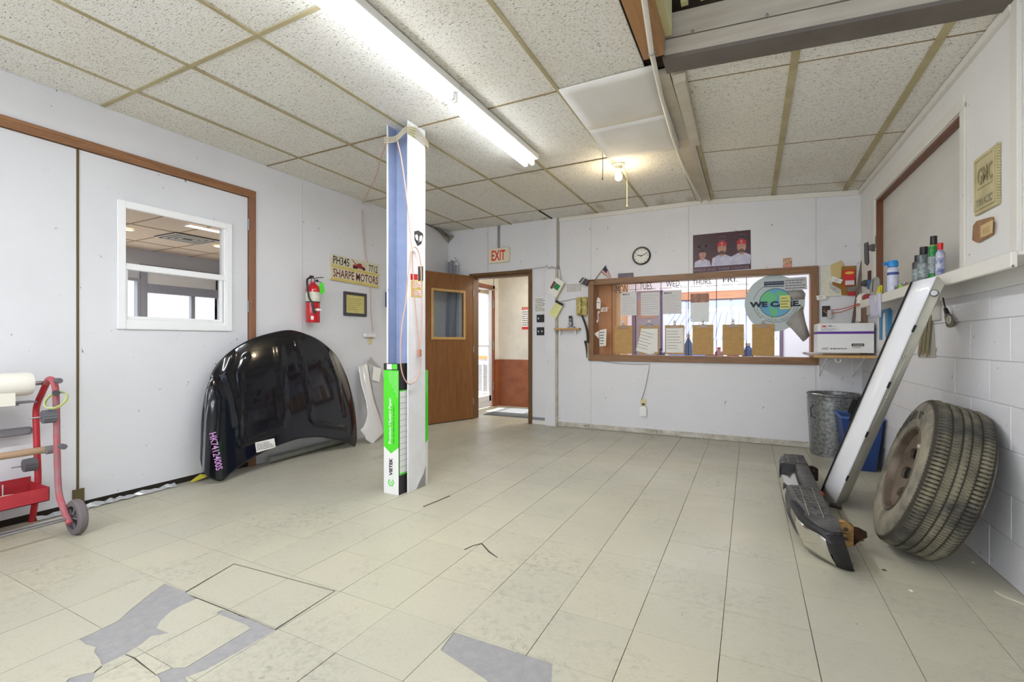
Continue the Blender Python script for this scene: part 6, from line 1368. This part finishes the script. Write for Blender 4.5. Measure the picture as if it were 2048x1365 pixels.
t = rwt('blue_tool', 'blue and black cutter hanging beside crumpled white paper', 'tool', -5.4, 1.5); card(RW, ((1734, 565), (1740, 560), (1745, 566), (1741, 573), (1735, 572)), .0, .05, 'head', black, t); card(RW, ((1744, 562), (1750, 560), (1750, 580), (1745, 577)), .0, .04, 'body', M('tool_blue', (60, 110, 170), .5), t)
t = rwt('crumpled_paper', 'crumpled white paper wad stuffed at the far end of the ledge', 'paper', -5.2, 1.45); rg = random.Random(61); c = V((.915, 5.25, 1.50)); rows = []
for i in range(7):
    th = PI*(i+.2)/7.4; rows.append([c+V((.045*math.sin(th)*math.cos(f)*(1+rg.uniform(-.3, .3)), .05*math.sin(th)*math.sin(f)*(1+rg.uniform(-.3, .3)), .05*math.cos(th))) for f in [k*PI/5 for k in range(10)]])
    rows[-1].append(rows[-1][0])
MB().grid(rows).build('wad', paper, t)
t = rwt('lavender_cloth', 'pale lavender cloth hanging over the ledge edge', 'cloth', -4.55, 1.4); y0, y1 = 4.30, 4.62
MB().grid([[V((RWX-RWS*y-LD-.006-.012*math.sin(i*1.3)*(1-k/4), y, 1.47-.045*k)) for i, y in enumerate([y0+(y1-y0)*j/7 for j in range(8)])] for k in range(5)]).build('cloth', M('lavender', (200, 200, 222), .9), t, smooth=True, solid=.003)
# lower right wall
t = rwt('blue_folder', 'blue wall file holding papers beneath the far end of the ledge', 'folder', -5.0, 1.25)
card(RW, ((1757, 618), (1786, 613), (1786, 690), (1757, 700)), .001, .004, 'backing_sheet', paper, t); card(RW, ((1763, 622), (1784, 616), (1784, 622), (1768, 626), (1766, 680), (1763, 680)), .004, .02, 'holder', M('folder_blue', (72, 142, 190), .5), t); card(RW, ((1778, 620), (1785, 618), (1784, 672), (1779, 676)), .004, .03, 'holder_side', M('folder_blue', (72, 142, 190), .5), t); card(RW, ((1767, 627), (1778, 624), (1774, 690), (1766, 694)), .01, .014, 'paper', paper, t)
t = rwt('paddle_bag', 'clear bag of wooden stirring sticks hanging on the block wall behind the white panel', 'bag', -3.95, 1.1)
card(RW, ((1838, 640), (1866, 632), (1872, 716), (1838, 716)), .001, .004, 'backing', M('bag_clear', (176, 172, 160), .5), t); rg = random.Random(8)
for k in range(9):
    a0, b0 = uv(RW, 1836+k*2.6, 706+rg.random()*8, .01); a1, b1 = uv(RW, 1846+k*2.2, 640, .01); f3 = Fr(RW.p(a0, b0, .008+.003*(k % 3)), RW.r, RW.p(a1, b1, .01)-RW.p(a0, b0, .008)); MB().fb(f3, -.007, 0, .007, .26, 0, .003).build('stick', M('stick_%d' % (k % 3), [(176, 160, 120), (96, 104, 70), (150, 134, 100)][k % 3], .7), t)
t = rwt('wall_panel_patch', 'small grey-white board fixed on the block wall behind the white panel', 'board', -3.95, 1.3); card(RW, ((1850, 592), (1884, 580), (1884, 640), (1850, 644)), .0, .012, 'board', M('patch_board', (200, 198, 190), .6), t)
t = rwt('hanging_brush', 'dark bristle brush hanging from a cord on the painted block wall', 'brush', -3.7, 1.25)
MB().tube([RW.p(*uv(RW, x, y, .03), .03) for x, y in ((1886, 596), (1888, 606), (1891, 618))], .004, 6).build('cord', black, t); MB().tube([RW.p(*uv(RW, x, y, .03), .03) for x, y in ((1891, 618), (1896, 632))], [.010, .014], 10).build('handle', black, t, smooth=True)
MB().tube([RW.p(*uv(RW, x, y, .03), .03) for x, y in ((1896, 632), (1903, 650))], [.018, .024], 10).build('bristles', M('bristle', (92, 88, 76), .9, col2=(150, 146, 130), ns=60, amt=.3), t); 
c = uv(RW, 1898, 640, .055); MB().tube([RW.p(c[0]+.02*math.cos(k*PI/6), c[1]+.02*math.sin(k*PI/6), .056) for k in range(12)], .004, 6, closed=True).build('ring', M('ring_cream', (206, 200, 186), .4), t)
# floor crumbs
for i, (x, y, r) in enumerate(((1499, 1138, 0), (1610, 1360, 0))): pass
for lab, px, py, r, cm in (('dark wood chip on the floor right of the bumper end', 1768, 1141, .012, (80, 66, 56)), ('pale stone crumb on the floor below the truck wheel', 1823, 1183, .013, (214, 206, 190)), ('brown leaf scrap on the floor beside the rusty bracket', 1721, 1081, .02, (110, 92, 56)), ('white crumb on the floor under the wheel', 1946, 1126, .010, (206, 204, 196))):
    p = onz(0, px, py); t = thing('debris_chip', lab, 'debris', p, None); rg = random.Random(px)
    MB().add([p+V((r*math.cos(k)*rg.uniform(.6, 1.2), r*math.sin(k)*rg.uniform(.6, 1.2), 0)) for k in (0, 1.1, 2.4, 3.5, 5)]+[p+V((0, 0, r*.5))], [(0, 1, 5), (1, 2, 5), (2, 3, 5), (3, 4, 5), (4, 0, 5), (4, 3, 2, 1, 0)]).build('chip', M('chip_%d' % px, cm, .8), t)
t = thing('loose_tile_strip', 'loose grey strip of broken tile lying along the right wall', 'debris', (1.0, 2.8, 0))
MB().poly(FLZ, GZ([(1988, 1184), (2000, 1184), (2030, 1196), (2060, 1207), (2060, 1216), (2035, 1206), (2005, 1194)]), 0, .006).build('strip', M('strip_tile', (196, 192, 172), .7), t)

# ================================================================== office behind the oak window
OY = 8.3
OF = Fr((0, OY, 0), (1, 0, 0), (0, 0, 1)); offw = M('office_white', (226, 226, 232), .7, amt=.1)
ow0 = uv(OF, 1290, 600)[0]; ow1 = uv(OF, 1562, 600)[0]
struct(MB().box(-1.95, D+.13, -.06, 3.0, OY+.1, -.01).build('floor_office', M('office_floor', (120, 110, 104), .8)))
wo = struct(holed(OF, -2.0, 0, 3.0, 2.8, -.1, 0, [(ow0, .80, ow1, 1.80)]).build('wall_office_back', offw))
struct(MB().box(-2.0, D+.13, 0, -1.92, OY, 2.8).build('wall_office_left', wood('panel_orange', (206, 148, 92), (186, 124, 70), 2)))
struct(MB().box(2.9, D+.13, 0, 3.0, OY, 2.8).build('wall_office_right', offw))
struct(MB().box(-2.0, D+.13, 2.5, 3.0, OY, 2.56).build('ceiling_office', offw))
w4 = struct(MB().fb(OF, ow0-.1, 1.80, ow1+.1, 1.93, 0, .03).build('window_4', wood('office_head', (200, 146, 108), (176, 118, 82), 0)))
purp = M('dark_office_frame', (110, 92, 112), .5)
frame4(OF, ow0-.03, .76, ow1+.03, 1.83, .05, -.06, .02).build('frame', purp, w4)
for q in (.33, .66): MB().fb(OF, ow0+(ow1-ow0)*q-.015, .8, ow0+(ow1-ow0)*q+.015, 1.8, -.06, 0).build('mullion', M('mullion_pale', (190, 196, 220), .5), w4)
MB().fb(OF, ow0, .8, ow1, 1.8, -.035, -.03).build('pane', gls, w4)
# partition with orange door at left, counter, things standing on it
t = thing('orange_door', 'orange wooden cupboard door standing behind the left of the window glass', 'door', (-1.68, 6.0, 0)); p0x = uv(Fr((0, 6.0, 0), (1, 0, 0), (0, 0, 1)), 1188, 600)[0]; p1x = uv(Fr((0, 6.0, 0), (1, 0, 0), (0, 0, 1)), 1238, 600)[0]
MB().box(-1.9, 5.98, 0, p1x-.03, 6.02, 2.2).build('leaf', wood('orange_veneer', (214, 152, 92), (196, 130, 72), 2), t); MB().box(p1x-.025, 5.96, 0, p1x+.03, 6.04, 2.3).build('post', wood('pale_post', (226, 186, 134), (206, 160, 106), 2), t)
t = thing('office_counter', 'long counter just behind the service window', 'counter', (-.4, 6.1, .85)); MB().box(p1x+.05, 5.90, .86, .95, 6.4, .90).build('top', M('counter_top', (150, 130, 118), .5), t); MB().box(p1x+.06, 5.95, 0, .9, 6.35, .86).build('cabinet', M('counter_body', (190, 180, 170), .6), t)
CT = .90
def bottle(x, y, r, h, col, cap, name, lab, cat, g='things on the office counter'):
    t = thing(name, lab, cat, (x, y, CT), g); MB().lathe((x, y, CT), (0, 0, 1), [(0, 0), (r, 0), (r*1.04, .01), (r, h*.6), (r*.4, h*.78), (r*.36, h*.85)], 16).build('body', M('b_'+name+str(int(x*100)), col, .25), t, smooth=True)
    MB().lathe((x, y, CT), (0, 0, 1), [(r*.42, h*.83), (r*.46, h), (0, h)], 12).build('cap', cap, t, smooth=True)
f6 = Fr((0, 6.05, 0), (1, 0, 0), (0, 0, 1)); ux = lambda px: uv(f6, px, 690)[0]
bottle(ux(1377), 6.05, .045, .30, (70, 110, 180), white, 'blue_bottle', 'blue bottle behind the glass between the third and fourth clipboards', 'bottle')
bottle(ux(1322), 6.05, .05, .12, (60, 70, 120), black, 'ink_jar', 'dark blue jar behind the glass near the second clipboard', 'jar')
bottle(ux(1438), 6.05, .045, .14, (210, 150, 160), redp, 'pink_bottle', 'pink bottle behind the glass between the fourth and fifth clipboards', 'bottle')
bottle(ux(1496), 6.08, .06, .19, (50, 84, 170), white, 'blue_jug', 'blue jug behind the glass between the fifth and sixth clipboards', 'jug')
for xa, xb, col, lab in ((1412, 1432, (150, 40, 52), 'dark red box lying on the office counter'), (1455, 1478, (170, 50, 60), 'red booklet lying on the office counter'), (1510, 1558, (226, 226, 226), 'white paper stack on the office counter under the globe sign')):
    t = thing('counter_item', lab, 'box', (ux(xa), 6.0, CT), 'flat things on the office counter'); MB().box(ux(xa), 5.93, CT, ux(xb), 6.12, CT+.055).build('body', M('ci_%d' % xa, col, .5), t, bevel=.003)
t = thing('office_cabinet', 'tall pale cabinet edged in white seen through the window below TUES.', 'cabinet', (-1.2, 7.0, 0)); f7 = Fr((0, 7.0, 0), (1, 0, 0), (0, 0, 1)); c0, c1 = uv(f7, 1264, 650)[0], uv(f7, 1326, 650)[0]
MB().box(c0, 7.0, 0, c1, 7.5, 1.85).build('body', M('cab_pale', (196, 200, 226), .5), t); MB().box(c0, 6.985, 0, c0+.05, 7.0, 1.85).box(c1-.03, 6.985, 0, c1, 7.0, 1.85).build('edge', M('cab_edge', (150, 130, 170), .5), t); MB().box(c0+.1, 6.98, 1.45, c0+.36, 7.0, 1.72).build('poster', M('cab_orange', (226, 190, 160), .6), t); MB().disc(f7, c0+.26, 1.28, .09, .09, .0, .02).build('round_sticker', M('cab_blue', (110, 150, 190), .5), t)
t = thing('office_strip_light', 'white strip light on the office ceiling seen at the top of the window', 'ceiling light', (-.3, 7.0, 2.45)); MB().box(-1.2, 6.9, 2.44, .7, 7.05, 2.50).build('housing', white, t); MB().box(-1.15, 6.93, 2.425, .65, 7.02, 2.44).build('diffuser', lampw, t)
# across the yard
yb_ = 24
t = thing('neighbour_building', 'pale building with a ribbed metal roof across the yard seen through the window', 'building', (0, yb_+4, 0)); YF = Fr((0, yb_, 0), (1, 0, 0), (0, 0, 1))
MB().box(-8, yb_, 0, 9, yb_+12, 1.25).build('wall', M('far_wall', (232, 234, 240), .7), t)
rf = M('metal_roof', (178, 190, 220), .5, .1); RFf = Fr((0, yb_-.6, 1.2), (1, 0, 0), (0, 6, 1.6)); MB().fb(RFf, -8.4, 0, 9.4, 6.5, -.05, 0).build('roof', rf, t); m = MB()
for k in range(58): m.fb(RFf, -8.3+k*.31, 0, -8.27+k*.31, 6.5, 0, .05)
m.build('roof_ribs', M('roof_rib', (150, 164, 200), .5), t)['kind'] = 'stuff'
t = thing('canopy', 'pale blue metal canopy over the yard seen high in the window', 'canopy', (0, 14, 2.4)); MB().box(-3.2, 13.6, 2.05, 3.8, 14.4, 2.55).build('fascia', M('canopy_blue', (176, 184, 214), .6), t); MB().cyl((-3, 14, -.03), (-3, 14, 2.05), .06, 10).build('post', steel, t); MB().cyl((3.6, 14, -.03), (3.6, 14, 2.05), .06, 10).build('post', steel, t)
for i, (x, y, col, lab) in enumerate(((-3.2, 17, (60, 84, 150), 'dark blue car parked in the yard behind the clipboards'), (2.2, 17.5, (214, 218, 226), 'pale car parked in the yard below the globe sign'), (-8.2, 17, (226, 228, 232), 'white car parked at the left of the yard'))):
    t = thing('car', lab, 'car', (x, y, -.03), 'cars parked in the yard'); z = -.03
    MB().poly(Fr((x-2.1, y+.8, z), (1, 0, 0), (0, 0, 1)), [(0, .3), (.05, .7), (.9, .85), (1.4, 1.3), (2.9, 1.32), (3.5, .9), (4.1, .8), (4.2, .35)], 0, 1.6).build('body', M('car_paint_%d' % i, col, .2, coat=.8), t, bevel=.03)
    MB().poly(Fr((x-2.1, y-.81, z), (1, 0, 0), (0, 0, 1)), [(1.1, .88), (1.48, 1.24), (2.8, 1.25), (3.25, .92)], 0, .01).build('side_window', M('car_glass', (40, 46, 56), .1), t)
    for wx in (-1.3, 1.35): MB().lathe((x+wx, y-.86, z+.31), (0, 1, 0), [(0, 0), (.2, 0), (.31, .02), (.31, .2), (0, .2)], 24).build('wheel', black, t, smooth=True)
